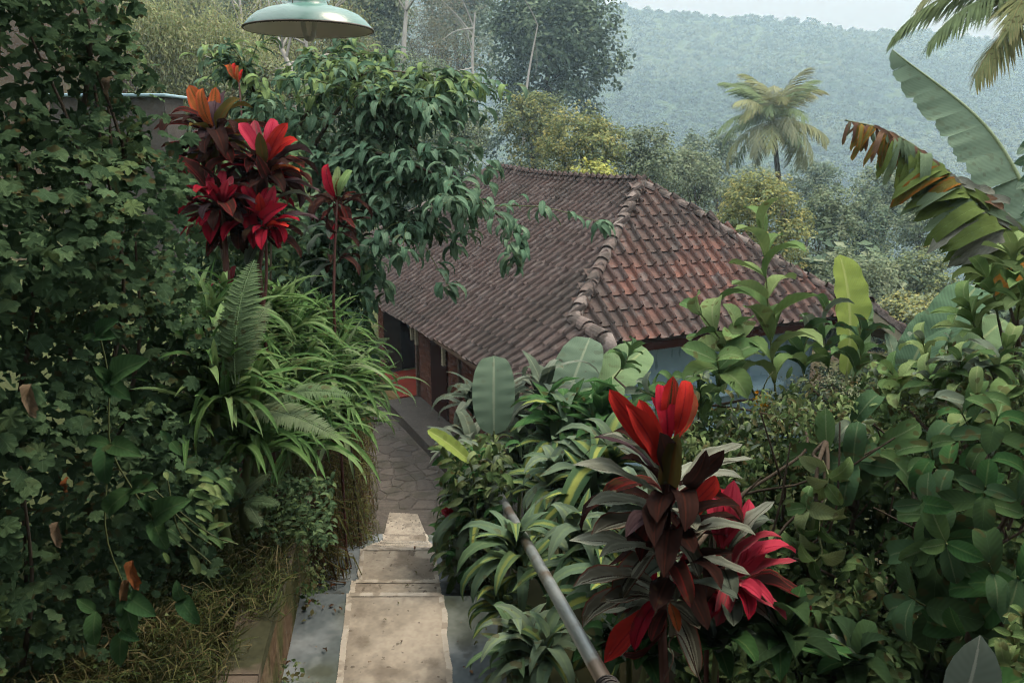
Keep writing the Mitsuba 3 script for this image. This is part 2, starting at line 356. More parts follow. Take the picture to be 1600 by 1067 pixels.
steps = [(-1.3, 0.9, -1.78), (0.9, 1.75, -1.97), (1.75, 2.55, -2.16), (2.55, 3.64, -2.35), (3.64, 4.07, -2.54), (4.07, 4.77, -2.73)]
y = 4.77
for k in range(1, 9):
    steps.append((y, y + 0.3475, -2.73 - 0.187 * k)); y += 0.3475
steps.append((y, 8.03, -4.413))
labels['stairs'] = {'kind': 'structure'}
for k, (y0, y1, z) in enumerate(steps):
    st = part('stairs', 'step', mikit.ply(quad_at(y0 - 0.06, y1, z, -0.53, 0.60 if y0 < 7 else 0.40, 0.6, skew=-0.03), 'slate_paint', False))
    # the worn band of tan paint down the middle, each tread painted by itself and a little out of line
    j = rng.uniform(-0.012, 0.012, 2)
    n = 14
    ys = np.linspace(y0 + 0.005, y1 - 0.014, n)
    wl = -0.25 + j[0] + rng.normal(0, 0.0035, n); wr = 0.25 + j[1] + rng.normal(0, 0.0035, n)
    for lo, hi, zz, name, m_ in ((wl, wr, z + 0.004, 'painted_band', 'tan_paint'), (wl - 0.012, wl + 0.02, z + 0.007, 'painted_edge', 'pale_edge'), (wr - 0.02, wr + 0.010, z + 0.007, 'painted_edge', 'pale_edge')):
        v = np.vstack([np.c_[xc(ys) + lo, ys - 0.03 * 0.2, np.full(n, zz)], np.c_[xc(ys) + hi, ys - 0.03 * 0.8, np.full(n, zz)]])
        f = [[i, i + n, i + n + 1, i + 1] for i in range(n - 1)]
        part(st, name, mikit.ply((v, np.array(f)), m_, False))
    if k >= 3 and k <= 6:                    # the pale worn lip of the tread
        v = np.vstack([np.c_[xc(ys[-3:]) * 0 + xc(y1) + np.array([-0.24, 0, 0.24]), np.full(3, y1 - 0.05), np.full(3, z + 0.0085)], np.c_[xc(y1) + np.array([-0.24, 0, 0.24]), np.full(3, y1 - 0.014), np.full(3, z + 0.0085)]])
        part(st, 'worn_lip', mikit.ply((v, np.array([[0, 1, 4, 3], [1, 2, 5, 4]])), 'pale_edge', False))

# landing and flagged path along the house
Z_PATH = -4.6
pl = np.array([[-1.80, 8.03], [-0.60, 8.03], [-0.62, 9.4], [-2.05, 12.4], [-4.6, 17.6], [-6.0, 17.6], [-3.2, 11.6], [-2.2, 9.4]])
m = trimesh.creation.extrude_polygon(__import__('shapely').Polygon(pl), 0.5, engine='earcut'); m.apply_translation([0, 0, Z_PATH - 0.5])
struct('path', mikit.ply(m, 'paving', False))
import shapely
poly = shapely.Polygon(pl).buffer(-0.03).intersection(shapely.box(-9, 8.98, 5, 30))
from scipy.spatial import Voronoi
import shapely
pts = []
for q in rng.uniform([-6, 8.0], [-0.5, 17.6], (4000, 2)):
    dmin = 0.15 if q[1] < 11 else 0.24
    if q[1] > 9.08 and poly.buffer(0.2).contains(shapely.Point(q)) and all(np.hypot(*(q - r)) > dmin for r in pts): pts.append(q)
vor = Voronoi(np.array(pts))
for i, q in enumerate(pts):
    reg = vor.regions[vor.point_region[i]]
    if -1 in reg or len(reg) < 3: continue
    g = shapely.Polygon(vor.vertices[reg]).intersection(poly)
    if g.geom_type != 'Polygon' or g.area < 0.004: continue
    g = g.buffer(-0.022).buffer(0.018)
    if g.is_empty or g.geom_type != 'Polygon': continue
    g = g.simplify(0.008)
    c = np.array(g.exterior.coords)[:-1][::-1] if not g.exterior.is_ccw else np.array(g.exterior.coords)[:-1]
    n = len(c); z = Z_PATH + rng.uniform(0.006, 0.014); ins = c.mean(0) + (c - c.mean(0)) * 0.90
    v = np.vstack([np.c_[ins, np.full(n, z)], np.c_[c, np.full(n, z - 0.012)], np.c_[c, np.full(n, Z_PATH - 0.01)], [[*c.mean(0), z + 0.002]]])
    f = [[3 * n, k, (k + 1) % n] for k in range(n)]
    for k in range(n):
        k2 = (k + 1) % n
        f += [[k + n, k2 + n, k2], [k + n, k2, k], [k + 2 * n, k2 + 2 * n, k2 + n], [k + 2 * n, k2 + n, k + n]]
    part('path', 'stone', mikit.ply((v, np.array(f)), 'paving', False, uv=np.full((len(v), 2), rng.uniform(0, 1))))
# the tan band runs out over the landing with a cut corner
v = np.array([[-1.53, 8.06], [-1.03, 8.06], [-1.02, 8.30], [-1.20, 8.86], [-1.56, 8.90]])
part('path', 'painted_band', mikit.ply((np.c_[v, np.full(5, Z_PATH + 0.004)], np.array([[0, 1, 2], [0, 2, 3], [0, 3, 4]])), 'tan_paint', False))
v = np.array([[-1.95, 8.06], [-0.62, 8.06], [-0.62, 9.0], [-1.9, 9.05]])

# ---------------------------------------------------------------- retaining wall on the left
wall = thing('retaining_wall', 'low mossy brown retaining wall running down beside the stairs', 'wall')
def strip_wall(ys, off0, off1, z0f, z1f, name, m_, uvs=False):
    ys = np.asarray(ys); a, b = xl(ys) + off0, xl(ys) + off1
    jit = (meshkit.fbm(np.c_[ys * 3, ys * 0, ys * 0 + off0], 3, 4) - 0.5) * 0.05
    z0, z1 = z0f(ys), z1f(ys) + jit
    n = len(ys)
    v = np.vstack([np.c_[b, ys, z0], np.c_[b + jit * 0.5, ys, z1], np.c_[a, ys, z1], np.c_[a, ys, z0]])
    f = []
    for i in range(n - 1):
        for k in range(3): f.append([k * n + i, k * n + i + 1, (k + 1) * n + i + 1, (k + 1) * n + i])
    f += [[0, n, 2 * n, 3 * n], [n - 1, 4 * n - 1, 3 * n - 1, 2 * n - 1]]
    return part(wall, name, mikit.ply((v, np.array(f)), m_, False))
wt = lambda ys: np.interp(ys, [2, 9, 12, 17], [-1.93, -1.98, -3.0, -4.2])
strip_wall(np.arange(1.2, 16.0, 0.12), -0.16, 0.0, lambda y: stair_z(y) - 0.7, lambda y: wt(y) - 0.05, 'wall_body', 'mossy_wall')
for a in np.arange(1.2, 9.0, 0.62):
    strip_wall(np.linspace(a + 0.004, a + 0.616, 6), -0.135, 0.016, lambda y: wt(y) - 0.052, lambda y: wt(y), 'cap_slab', 'wall_cap')

# ---------------------------------------------------------------- the house
house = thing('house', 'low house with an old hipped tile roof, brick front and pale blue end wall', 'house')
S_L = 0.597                                                      # roof pitch
u = np.array([-0.4260, 0.9047, 0.0]); w = np.array([-0.9047, -0.4260, 0.0]); zz = np.array([0, 0, 1.0])
A0 = np.array([1.94, 11.945, -0.699])
R_END, T_HIP, SK, DL, EE, L_R = 1.929, 2.70, 1.18, 0.577, 0.371, 5.59
rr, hh = T_HIP * math.cos(S_L), T_HIP * math.sin(S_L)
dL = w * math.cos(S_L) - zz * math.sin(S_L); dR = -w * math.cos(S_L) - zz * math.sin(S_L)
qE = unit(-u * R_END - zz * hh); LE = math.hypot(R_END, hh); qF = unit(u * R_END - zz * hh)
ideal = {'A': A0, 'B': A0 + u * L_R, 'H': A0 - u * R_END + dL * T_HIP, 'H2': A0 - u * R_END + dR * T_HIP}
ideal['V'] = ideal['H'] - u * DL; ideal['D'] = ideal['V'] + dL * SK; ideal['E'] = ideal['D'] + u * 6
ideal['C'] = ideal['H'] + qE * EE; ideal['F'] = ideal['H2'] + qE * EE
ideal['G0'] = ideal['H2'] - u * DL; ideal['G'] = ideal['G0'] + dR * SK; ideal['Bh'] = ideal['B'] + u * R_END + dL * T_HIP
real = dict(A=[1.96, 11.94, -.68], B=[-.44, 17, -.66], H=[.75, 9.26, -2.15], H2=[4.77, 11.15, -2.24], V=[1.07, 8.69, -2.31], D=[.05, 8.34, -2.78], C=[.86, 8.99, -2.44],
            F=[4.91, 10.88, -2.48], G0=[4.99, 10.63, -2.29], G=[5.93, 11.04, -2.85], E=[-2.47, 13.73, -2.9], Bh=[-3.28, 17.8, -2.22])
IK = [k for k in ideal if k != 'C']
IP = np.array([ideal[k] for k in IK]); IO = np.array([np.array(real[k]) - ideal[k] for k in IK])
def sag(p):
    """The old roof has settled: the corners' offsets, spread smoothly, and a sagging ridge."""
    p = np.asarray(p, float); s = p.shape; p = p.reshape(-1, 3)
    wgt = 1 / (((p[:, None] - IP[None]) ** 2).sum(-1) + 0.25) ** 1.5
    o = (wgt[:, :, None] * IO[None]).sum(1) / wgt.sum(1)[:, None]
    along = (p - A0) @ u / L_R
    o[:, 2] -= 0.05 * np.clip(4 * along * (1 - along), 0, 1)
    o = o + (meshkit.fbm(p * 0.8, 2, 3)[:, None] - 0.5) * np.array([0, 0, 0.05])
    return (p + o).reshape(s)

TW, TL = 0.190, 0.236                                            # exposed tile: width, length
prof = np.array([[-0.5, 0.012], [-0.47, 0.056], [-0.38, 0.080], [-0.29, 0.060], [-0.24, 0.006], [0.0, 0.0], [0.25, 0.001], [0.40, 0.008], [0.50, 0.020]])
def tile_mesh():
    n = len(prof); x = prof[:, 0] * (TW + 0.006); zt = prof[:, 1]
    up = np.c_[x, np.full(n, -0.02), zt - 0.004]; lo = np.c_[x, np.full(n, TL + 0.012), zt + 0.020]; lip = np.c_[x, np.full(n, TL + 0.008), zt + 0.002]
    v = np.vstack([up, lo, lo, lip])
    f = []
    for i in range(n - 1):
        f += [[i, n + i + 1, i + 1], [i, n + i, n + i + 1], [2 * n + i, 3 * n + i + 1, 2 * n + i + 1], [2 * n + i, 3 * n + i, 3 * n + i + 1]]
    return v, np.array(f)
TV, TF = tile_mesh()
roof = f'{house}__roof'
slots = []                                                       # (matrix, red) of every tile
def lay(origin, across, down, s_range, t_range, inside, red):
    nrm = unit(np.cross(across, down)); nrm = nrm if nrm[2] > 0 else -nrm
    for i in range(int((t_range[1] - t_range[0]) / TL) + 1):
        t = t_range[1] - (i + 1) * TL
        for s in np.arange(s_range[0], s_range[1], TW):
            if not inside(s + TW / 2, t + TL * 0.5): continue
            p = origin + across * (s + TW / 2) + down * t
            q = sag(np.array([p, p + across * 0.1, p + down * 0.1]))
            dn = unit(q[2] - q[0]); ac = unit(q[1] - q[0]); n_ = unit(np.cross(ac, dn)); flip = n_[2] < 0
            n_ = -n_ if flip else n_
            wob = rng.normal(0, 0.032, 2); q = q + (down * max(0.0, rng.normal(-0.02, 0.016)) if rng.random() < 0.9 else down * rng.uniform(0.0, 0.03))
            dn2 = unit(dn + ac * wob[0] + n_ * wob[1] * 0.6); ac2 = unit(ac - dn2 * (ac @ dn2)); n2 = np.cross(ac2, dn2); n2 = -n2 if n2[2] < 0 else n2
            slots.append((frame(q[0] + n_ * (0.03 + rng.normal(0, 0.002)), ac2, dn2, n2), red))
def in_left(s, t):
    if t > T_HIP + 0.02: return s > -R_END - DL and s < L_R + R_END
    return -R_END * t / T_HIP - 0.05 < s < L_R + R_END * t / T_HIP + 0.05
tb = T_HIP + SK
lay(A0, u, dL, (-R_END - DL, L_R + R_END), (0, tb), in_left, 0)
n_left = len(slots)
lay(A0, w, qE, (-3.0, 3.0), (0, LE + EE), lambda s, t: t > 0.1 and abs(s) < rr * t / LE + 0.07 and abs(s) < rr + 0.12, 1)
n_end = len(slots)
lay(A0, u, dR, (-R_END - DL, L_R + R_END), (0, tb), in_left, 0)
def cam_depth(M): return M[1, 3] * CP - M[2, 3] * SP
vis = sorted(range(n_end), key=lambda i: cam_depth(slots[i][0]) - (1.2 if slots[i][1] else 0.0))
own = set(vis[:300])
tile_ply = {(r, k): mikit.ply((TV, TF), 'roof_tile', False, uv=np.c_[np.full(len(TV), 2 * k * 7 + r + 0.5), np.zeros(len(TV))]) for r in (0, 1) for k in range(16)}
rest = MB()
for i, (M, red) in enumerate(slots):
    if i in own:
        part(roof, 'tile', {**tile_ply[red, int(rng.integers(16))], 'to_world': T(M)})
    else:
        rest.add(TV @ M[:3, :3].T + M[:3, 3], TF, np.c_[np.full(len(TV), 2 * rng.integers(0, 400) + red + 0.5), np.zeros(len(TV))])
part(roof, 'tile_rows', rest.ply('roof_tile', False), stuff=True)
# the boards under the tiles
def plate(points, bsdf, name, thick=0.02):
    p = sag(np.array(points)); n = unit(np.cross(p[1] - p[0], p[2] - p[0])); n = n if n[2] > 0 else -n
    k = len(p); v = np.vstack([p - n * 0.10, p - n * (0.10 + thick)])
    f = [[0, i, i + 1] for i in range(1, k - 1)] + [[k, k + i + 1, k + i] for i in range(1, k - 1)]
    for i in range(k):
        j = (i + 1) % k; f += [[i, k + j, j], [i, k + i, k + j]]
    return part(roof, name, mikit.ply((v, np.array(f)), bsdf, False))
I = ideal
Ee = I['D'] + u * (L_R + 2 * R_END + DL); Bh2 = I['B'] + u * R_END + dR * T_HIP
plate([I['H'], I['A'], I['B'], I['Bh'], Ee, I['D'], I['V']], 'old_wood', 'deck')
plate([I['A'], I['H'], I['C'], I['F'], I['H2']], 'old_wood', 'deck')
plate([I['H2'], I['G0'], I['G'], I['G'] + u * (L_R + 2 * R_END + DL), Bh2, I['B'], I['A']], 'old_wood', 'deck')
plate([I['B'], I['Bh'], Bh2], 'old_wood', 'deck')
# ridge and hip tiles: tapered half round caps, each lapping the one below
def cap_tiles(p0, p1, n, r0=0.115, name='ridge_tile', lift=0.0):
    p0, p1 = np.asarray(p0, float), np.asarray(p1, float)
    for k in range(n):
        a, b = p0 + (p1 - p0) * (k / n), p0 + (p1 - p0) * ((k + 1.10) / n)
        a, b = sag(a), sag(b)
        d = unit(b - a); side = unit(np.cross(d, zz)); up = np.cross(side, d)
        g = np.linspace(0, np.pi, 9); v = []
        for (c, rad, rise) in ((a, r0 * 0.90, 0.0), (b, r0 * rng.uniform(1.04, 1.12), 0.018), (b, r0 * 0.92, 0.018)):
            v += [c + side * math.cos(t) * rad + up * (math.sin(t) * rad * 0.95 + rise + lift + 0.015) for t in g]
        f = [[r * 9 + i, r * 9 + i + 1, (r + 1) * 9 + i + 1, (r + 1) * 9 + i] for r in range(2) for i in range(8)]
        part(roof, name, mikit.ply((np.array(v), np.array(f)), 'ridge_clay', False, uv=np.c_[np.full(len(v), rng.integers(0, 999) + 0.5), np.zeros(len(v))]))
cap_tiles(I['A'], I['H'], 13, 0.090)
cap_tiles(I['A'], I['H2'], 13, 0.088)
cap_tiles(I['B'], I['A'], 21, 0.088)
cap_tiles(I['B'], I['Bh'], 9, 0.100)
cap_tiles(I['H'] + u * 0.05, I['V'] - u * 0.02 - zz * 0.02, 2, 0.11)
cap_tiles(I['H2'] + u * 0.05, I['V'] - u * 0.02 - w * 0 + (I['H2'] - I['H']), 2, 0.11)
# round mortar plug at the end of the hip, and the broken pipe mouth under it
v0 = sag(I['V']) - u * 0.07
m_ = MB(); m_.add(*tube([v0 + [0, 0, 0.03], v0 - u * 0.10 + [0, 0, -0.05], v0 - u * 0.16 + [0, 0, -0.12]], [0.10, 0.095, 0.085], 10))
part(roof, 'hip_end', m_.ply('ridge_clay', True))
# verge boards and fascias
def board(p0, p1, h, t, m_, name, drop=0.0, out=None):
    p0, p1 = sag(np.asarray(p0, float)), sag(np.asarray(p1, float)); d = unit(p1 - p0)
    o = unit(out) if out is not None else unit(np.cross(d, zz))
    q = [p0, p1]; v = []
    for p in q: v += [p - zz * drop, p - zz * drop + o * t, p - zz * (drop + h) + o * t, p - zz * (drop + h)]
    f = [[0, 1, 5, 4], [1, 2, 6, 5], [2, 3, 7, 6], [3, 0, 4, 7], [0, 3, 2, 1], [4, 5, 6, 7]]
    return part(roof, name, mikit.ply((np.array(v), np.array(f)), m_, False))
board(I['V'], I['D'], 0.13, 0.03, 'old_wood', 'verge_board', 0.03, -u)
board(I['G0'] + dR * (-0.5), I['G'], 0.09, 0.05, 'ridge_clay', 'verge_tile_edge', -0.05, -u)
board(I['G0'] + dR * (-0.5), I['G'], 0.14, 0.03, 'pale_wood', 'verge_board', 0.045, -u)
board(I['D'] + u * 0.02, Ee, 0.05, 0.025, 'old_wood', 'fascia', 0.02, -w)
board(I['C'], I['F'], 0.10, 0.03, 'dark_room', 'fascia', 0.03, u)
# ---- walls under the roof; plan coordinates: along u from A0, across w
FL = -4.42
def plan(s, q, z): return A0 * [1, 1, 0] + u * s + w * q + zz * z
qe = (T_HIP + SK) * math.cos(S_L)                               # eave line
def wall_box(s0, s1, q0, q1, z0, z1, m_, name, parent=None, bev=0.0):
    v = np.array([plan(s, q, z) for s in (s0, s1) for q in (q0, q1) for z in (z0, z1)])
    f = np.array([[0, 1, 3, 2], [4, 6, 7, 5], [0, 4, 5, 1], [2, 3, 7, 6], [0, 2, 6, 4], [1, 5, 7, 3]])
    return part(parent or house, name, mikit.ply((v, f), m_, False))
qw = qe - 0.42                                                  # front wall face
S0 = -R_END - DL + 0.45
# the blue end wall, its ledge and the dark void under the end eave
wall_box(S0 + 0.75, S0 + 0.93, -2.55, 2.30, -4.9, -2.66, 'blue_plaster', 'end_wall')
wall_box(S0 + 0.66, S0 + 0.96, -2.60, 2.32, -2.66, -2.60, 'blue_plaster', 'wall_coping')
wall_box(S0 + 0.35, S0 + 0.74, -1.6, 1.2, -3.62, -3.55, 'blue_plaster', 'ledge')
# front: brick wall with piers, a dark recess with the red floor, the brick pier at its far side
fw = wall_box(S0 + 0.72, 2.5, qw - 0.15, qw, FL, -2.86, 'mortar', 'front_wall')
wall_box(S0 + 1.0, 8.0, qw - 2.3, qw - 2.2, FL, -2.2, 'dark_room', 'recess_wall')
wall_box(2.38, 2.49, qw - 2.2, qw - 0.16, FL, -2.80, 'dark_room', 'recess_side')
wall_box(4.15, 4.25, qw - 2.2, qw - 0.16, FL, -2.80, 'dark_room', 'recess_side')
pier = wall_box(4.02, 4.40, qw - 0.15, qw + 0.18, FL, -2.86, 'mortar', 'brick_pier')
def bricks(parent, s0, s1, q, z0, z1, q_face):
    mb = MB(); row = 0; z = z0 + 0.01
    while z < z1 - 0.05:
        s = s0 - (0.11 if row % 2 else 0.0)
        while s < s1:
            a, b = max(s + 0.006, s0), min(s + 0.214, s1)
            if b - a > 0.04:
                v = np.array([plan(x, qq, h) for x in (a, b) for qq in (q_face - 0.02, q_face + 0.010 + rng.uniform(-.003, .003)) for h in (z, z + 0.056)])
                f = np.array([[0, 1, 3, 2], [4, 6, 7, 5], [0, 4, 5, 1], [2, 3, 7, 6], [0, 2, 6, 4], [1, 5, 7, 3]])
                mb.add(v, f, np.c_[np.full(8, rng.integers(0, 999) + 0.5), np.zeros(8)])
            s += 0.22
        z += 0.068; row += 1
    part(parent, 'brick_courses', mb.ply('brick', False), stuff=True)
bricks(fw, S0 + 0.72, 2.5, 0, FL, -2.87, qw)
bricks(pier, 4.02, 4.40, 0, FL, -2.87, qw + 0.18)
for s in (S0 + 0.74, 0.4, 2.44):
    wall_box(s, s + 0.06, qw + 0.012, qw + 0.06, FL, -2.87, 'old_wood', 'post')
for s, q in ((1.95, 0.25), (1.62, 0.28), (0.30, 0.30)):
    wall_box(s, s + 0.06, qw + q, qw + q + 0.045, -3.25, -2.82, 'pale_wood', 'rafter_end')
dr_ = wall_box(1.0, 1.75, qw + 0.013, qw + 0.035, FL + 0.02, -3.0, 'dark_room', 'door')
wall_box(2.5, 4.02, qw - 2.2, qw + 0.36, FL - 0.25, FL + 0.012, 'red_floor', 'porch_floor')
wall_box(2.5, 4.02, qw + 0.362, qw + 0.405, FL - 0.25, FL + 0.016, 'ochre_edge', 'floor_edge')
wall_box(S0 + 0.2, 2.498, qw + 0.001, qw + 0.62, FL - 0.4, FL - 0.01, 'grey_cement', 'plinth')

# the porch the photograph is taken from: its roof carries the hanging lamp; floor, back wall and posts stand behind the view
labels['porch'] = {'kind': 'structure'}
part('porch', 'ceiling', mikit.ply(box([-4.5, -2.6, 1.45], [4.5, 1.66, 1.55]), 'porch_paint', False))
part('porch', 'edge_beam', mikit.ply(box([-4.5, 1.662, 1.36], [4.5, 1.76, 1.60], 0.01), 'old_wood', False))
part('porch', 'bracket', mikit.ply(box([-0.62, 1.0, 1.28], [-0.50, 2.32, 1.358], 0.01), 'old_wood', False))
part('porch', 'back_wall', mikit.ply(box([-4.5, -2.7, -1.6], [4.5, -2.602, 1.449]), 'porch_paint', False))
part('porch', 'floor', mikit.ply(box([-4.5, -2.6, -1.75], [4.5, 0.5, -1.6]), 'grey_cement', False))

# small grey shed roof far up on the left bank
shed = thing('shed', 'small grey walled shed half hidden behind the leafy hedge', 'shed')
c = at(232, 152, 10.0)
part(shed, 'wall', mikit.ply(box(c + [-1.3, 0, -3.5], c + [0.20, 0.6, 0.0]), 'grey_cement', False))
part(shed, 'roof', mikit.ply(box(c + [-1.4, -0.10, 0.003], c + [0.26, 0.7, 0.04], 0.01), 'blue_plaster', False))
# ---------------------------------------------------------------- leaf shapes
def leaf_shape(width, a=0.55, b=0.75, nl=8, nc=2, fold=0.15, arch=0.5, wave=0.0, freq=9.0, twist=0.0, stalk=0.0, seed=0, curl=0.0, v0=0.02):
    """A blade from (0,0,0) to (0,1,0): its midrib arches up along +z, its upper face looks to +z. Returns vertices, triangles, across (-1..1), along."""
    s = np.linspace(0, 1, nl + 1)
    th = arch * (0.5 - s ** 1.15) * 2 * 0.5 * 2
    d = np.stack([np.zeros_like(th), np.cos(th), np.sin(th)], 1)
    c = np.vstack([[0, 0, 0], np.cumsum((d[1:] + d[:-1]) / 2 / nl, 0)])
    ang = math.atan2(c[-1, 2], c[-1, 1]); R = np.array([[1, 0, 0], [0, math.cos(-ang), -math.sin(-ang)], [0, math.sin(-ang), math.cos(-ang)]])
    c = c @ R.T / np.linalg.norm(c[-1]); d = d @ R.T
    sp = np.clip((s - stalk) / (1 - stalk), 0, 1)
    wd = np.maximum(sp, 1e-6) ** a * np.maximum(1 - sp, 0) ** b; wd = wd / wd.max() * width / 2
    wd = np.maximum(wd, 0.012 * width + 0.05 * width * (s < 0.5) * (1 - s))
    nn = np.stack([np.zeros(nl + 1), -d[:, 2], d[:, 1]], 1)
    rngl = np.random.default_rng(seed); ph = rngl.uniform(0, 6, 2)
    V, A, L = [], [], []
    ac = np.linspace(-1, 1, 2 * nc + 1)
    for i in range(nl + 1):
        tw = twist * (s[i] - 0.2)
        for q in ac:
            x = q * wd[i]; h = fold * abs(q) * wd[i] * 2 - curl * q * q * wd[i] * 2
            h += wave * wd[i] * abs(q) * math.sin(freq * s[i] + ph[0 if q < 0 else 1])
            V.append(c[i] + np.array([1.0, 0, 0]) * (x * math.cos(tw) - h * math.sin(tw)) + nn[i] * (x * math.sin(tw) + h * math.cos(tw)))
            A.append(q); L.append(s[i])
    m = 2 * nc + 1
    F = [[i * m + j, i * m + j + 1, (i + 1) * m + j + 1, (i + 1) * m + j] for i in range(nl) for j in range(m - 1)]
    F = np.array(F); F = np.vstack([F[:, [0, 1, 2]], F[:, [0, 2, 3]]])
    return np.array(V), F, np.array(A), np.array(L)

def lobed_shape(seed=0, lobes=5, notch=0.28):
    """A scalloped, lobed leaf, broad as long."""
    r = np.random.default_rng(seed); n = lobes * 4
    g = np.linspace(-2.55, 2.55, n + 1)
    rad = 0.52 * (1 - notch * (0.5 - 0.5 * np.cos((g + 2.55) / 5.1 * lobes * 2 * np.pi + np.pi)) ** 1.5) * (1 + 0.12 * np.cos(g)) * (1 + r.normal(0, 0.04, n + 1))
    V = [[0, 0.40, 0.0], [0, 0, -0.03]]; A = [0, 0]; L = [0.4, 0]
    cup = r.uniform(-0.25, 0.35)
    for k, t in enumerate(g):
        x, y = math.sin(t) * rad[k], 0.40 + math.cos(t) * rad[k]
        V.append([x, y, cup * (x * x + (y - .4) ** 2) + 0.06 * math.cos(k * np.pi / 2) - 0.06 * abs(x)]); A.append(np.clip(math.sin(t) * 1.0, -1, 1)); L.append(np.clip(y, 0, 1))
    F = [[0, k + 3, k + 2] for k in range(n)] + [[0, 2, 1], [0, 1, n + 2]]
    return np.array(V), np.array(F), np.array(A), np.array(L)

def diamond_shape(width, droop=0.15, fold=0.12):
    V = np.array([[0, 0, 0], [-width / 2, 0.45, fold * width], [0, 0.5, 0.04], [width / 2, 0.45, fold * width], [0, 1, -droop]])
    F = np.array([[0, 2, 1], [0, 3, 2], [1, 2, 4], [2, 3, 4]])
    return V, F, np.array([0, -1, 0, 1, 0.0]), np.array([0, .45, .5, .45, 1.0])
def card_shape(width, droop=0.12):
    V = np.array([[0, 0, 0], [-width / 2, 0.5, 0.03], [width / 2, 0.5, 0.03], [0, 1, -droop]])
    return V, np.array([[0, 2, 1], [1, 2, 3]]), np.array([0, -0.9, 0.9, 0]), np.array([0, .5, .5, 1.0])

def uv_of(shape, pid): return np.c_[pid + 0.5 + 0.46 * shape[2], shape[3]]
_PLY = {}
def leaf_ply(shape, pid, bsdf='leaf'):
    k = (id(shape), pid, bsdf)
    if k not in _PLY: _PLY[k] = (mikit.ply((shape[0], shape[1]), bsdf, True, uv=uv_of(shape, pid)), shape)
    return _PLY[k][0]

def axes(d, n):
    d = unit(d); n = np.asarray(n, float); n = n - d * (n @ d)
    if np.linalg.norm(n) < 1e-6: n = np.cross(d, [0.3, 0.8, 0.5])
    n = unit(n); return np.cross(d, n), d, n
def put(parent, shape, pid, base, tip, n, name='leaf', bsdf='leaf', wide=1.0, label=None):
    """One leaf from base to tip with its upper face towards n."""
    base, tip = np.asarray(base, float), np.asarray(tip, float); L = np.linalg.norm(tip - base)
    x, y, z = axes(tip - base, n)
    M = np.eye(4); M[:3, 0], M[:3, 1], M[:3, 2], M[:3, 3] = x * L * wide, y * L, z * L, base
    return part(parent, name, {**leaf_ply(shape, pid, bsdf), 'to_world': T(M)}, label=label)

def batch_axes(D, N):
    D = D / (np.linalg.norm(D, axis=1, keepdims=True) + 1e-9)
    N = N - D * (N * D).sum(1, keepdims=True); N = N / (np.linalg.norm(N, axis=1, keepdims=True) + 1e-9)
    return np.cross(D, N), D, N
def scatter(shape, P, D, N, S, pids, mb=None):
    """Many leaves in one mesh: positions, directions, upper faces, sizes, palette ids."""
    mb = mb or MB(); X, Y, Z = batch_axes(np.asarray(D, float), np.asarray(N, float)); S = np.broadcast_to(S, (len(P),))[:, None, None]
    V = shape[0][None, :, :, None]
    v = (X[:, None] * V[:, :, 0] + Y[:, None] * V[:, :, 1] + Z[:, None] * V[:, :, 2]) * S + np.asarray(P)[:, None]
    n, m = len(P), len(shape[0])
    f = (shape[1][None] + (np.arange(n) * m)[:, None, None]).reshape(-1, 3)
    uv = np.stack([np.asarray(pids)[:, None] + 0.5 + 0.46 * shape[2][None], np.broadcast_to(shape[3], (n, m))], -1).reshape(-1, 2)
    return mb.add(v.reshape(-1, 3), f, uv)

# ---------------------------------------------------------------- crowns of trees and bushes
CARD, CARDN, DIAM = card_shape(0.62), card_shape(0.26, 0.2), diamond_shape(0.5)
def crown_points(rng, lobes, n, clump, shell=0.25, low=-0.45):
    """Leaf positions in clumps over the surfaces of a few lobes; also the outward direction."""
    lobes = np.asarray(lobes, float); wt_ = (lobes[:, 3] * lobes[:, 4] * lobes[:, 5]) ** 0.67; wt_ /= wt_.sum()
    nc = max(6, n // 26)
    k = rng.choice(len(lobes), nc, p=wt_)
    d = rng.normal(0, 1, (nc, 3)); d /= np.linalg.norm(d, axis=1, keepdims=True)
    d[:, 2] = np.where(d[:, 2] < low, -d[:, 2] * rng.uniform(0.2, 1, nc), d[:, 2])
    d /= np.linalg.norm(d, axis=1, keepdims=True)
    r = 1 - shell * rng.random(nc) ** 1.5 + rng.normal(0, 0.05, nc)
    cc = lobes[k, :3] + d * lobes[k, 3:6] * r[:, None]
    j = rng.integers(0, nc, n)
    off = rng.normal(0, 1, (n, 3)); off /= np.linalg.norm(off, axis=1, keepdims=True) + 1e-9; off *= rng.random((n, 1)) ** 0.5
    size = clump * rng.uniform(0.6, 1.3, nc)
    P = cc[j] + off * size[j][:, None] * np.array([1, 1, 0.8])
    out = d[j] * 0.5 + off * 0.7 + np.array([0, 0, 0.65])
    return P, out, j
def crown(rng, lobes, n, size, pids, clump, shape=None, shell=0.25, low=-0.45, hang=0.25, bsdf='dull_leaf', mb=None, jit=0.35):
    P, out, j = crown_points(rng, lobes, n, clump, shell, low)
    out = out / (np.linalg.norm(out, axis=1, keepdims=True) + 1e-9)
    tng = rng.normal(0, 1, (n, 3)); tng -= out * (tng * out).sum(1, keepdims=True)
    D = tng + out * 0.4 - np.array([0, 0, hang])
    pids = np.asarray(pids); tone = rng.integers(0, len(pids), j.max() + 1)
    pick = np.where(rng.random(n) < 0.6, pids[tone[j]], pids[rng.integers(0, len(pids), n)])
    m = scatter(shape or CARD, P, D, out + rng.normal(0, jit, (n, 3)), size * rng.uniform(0.6, 1.35, n), pick, mb)
    return m if mb is not None else m.ply(bsdf)

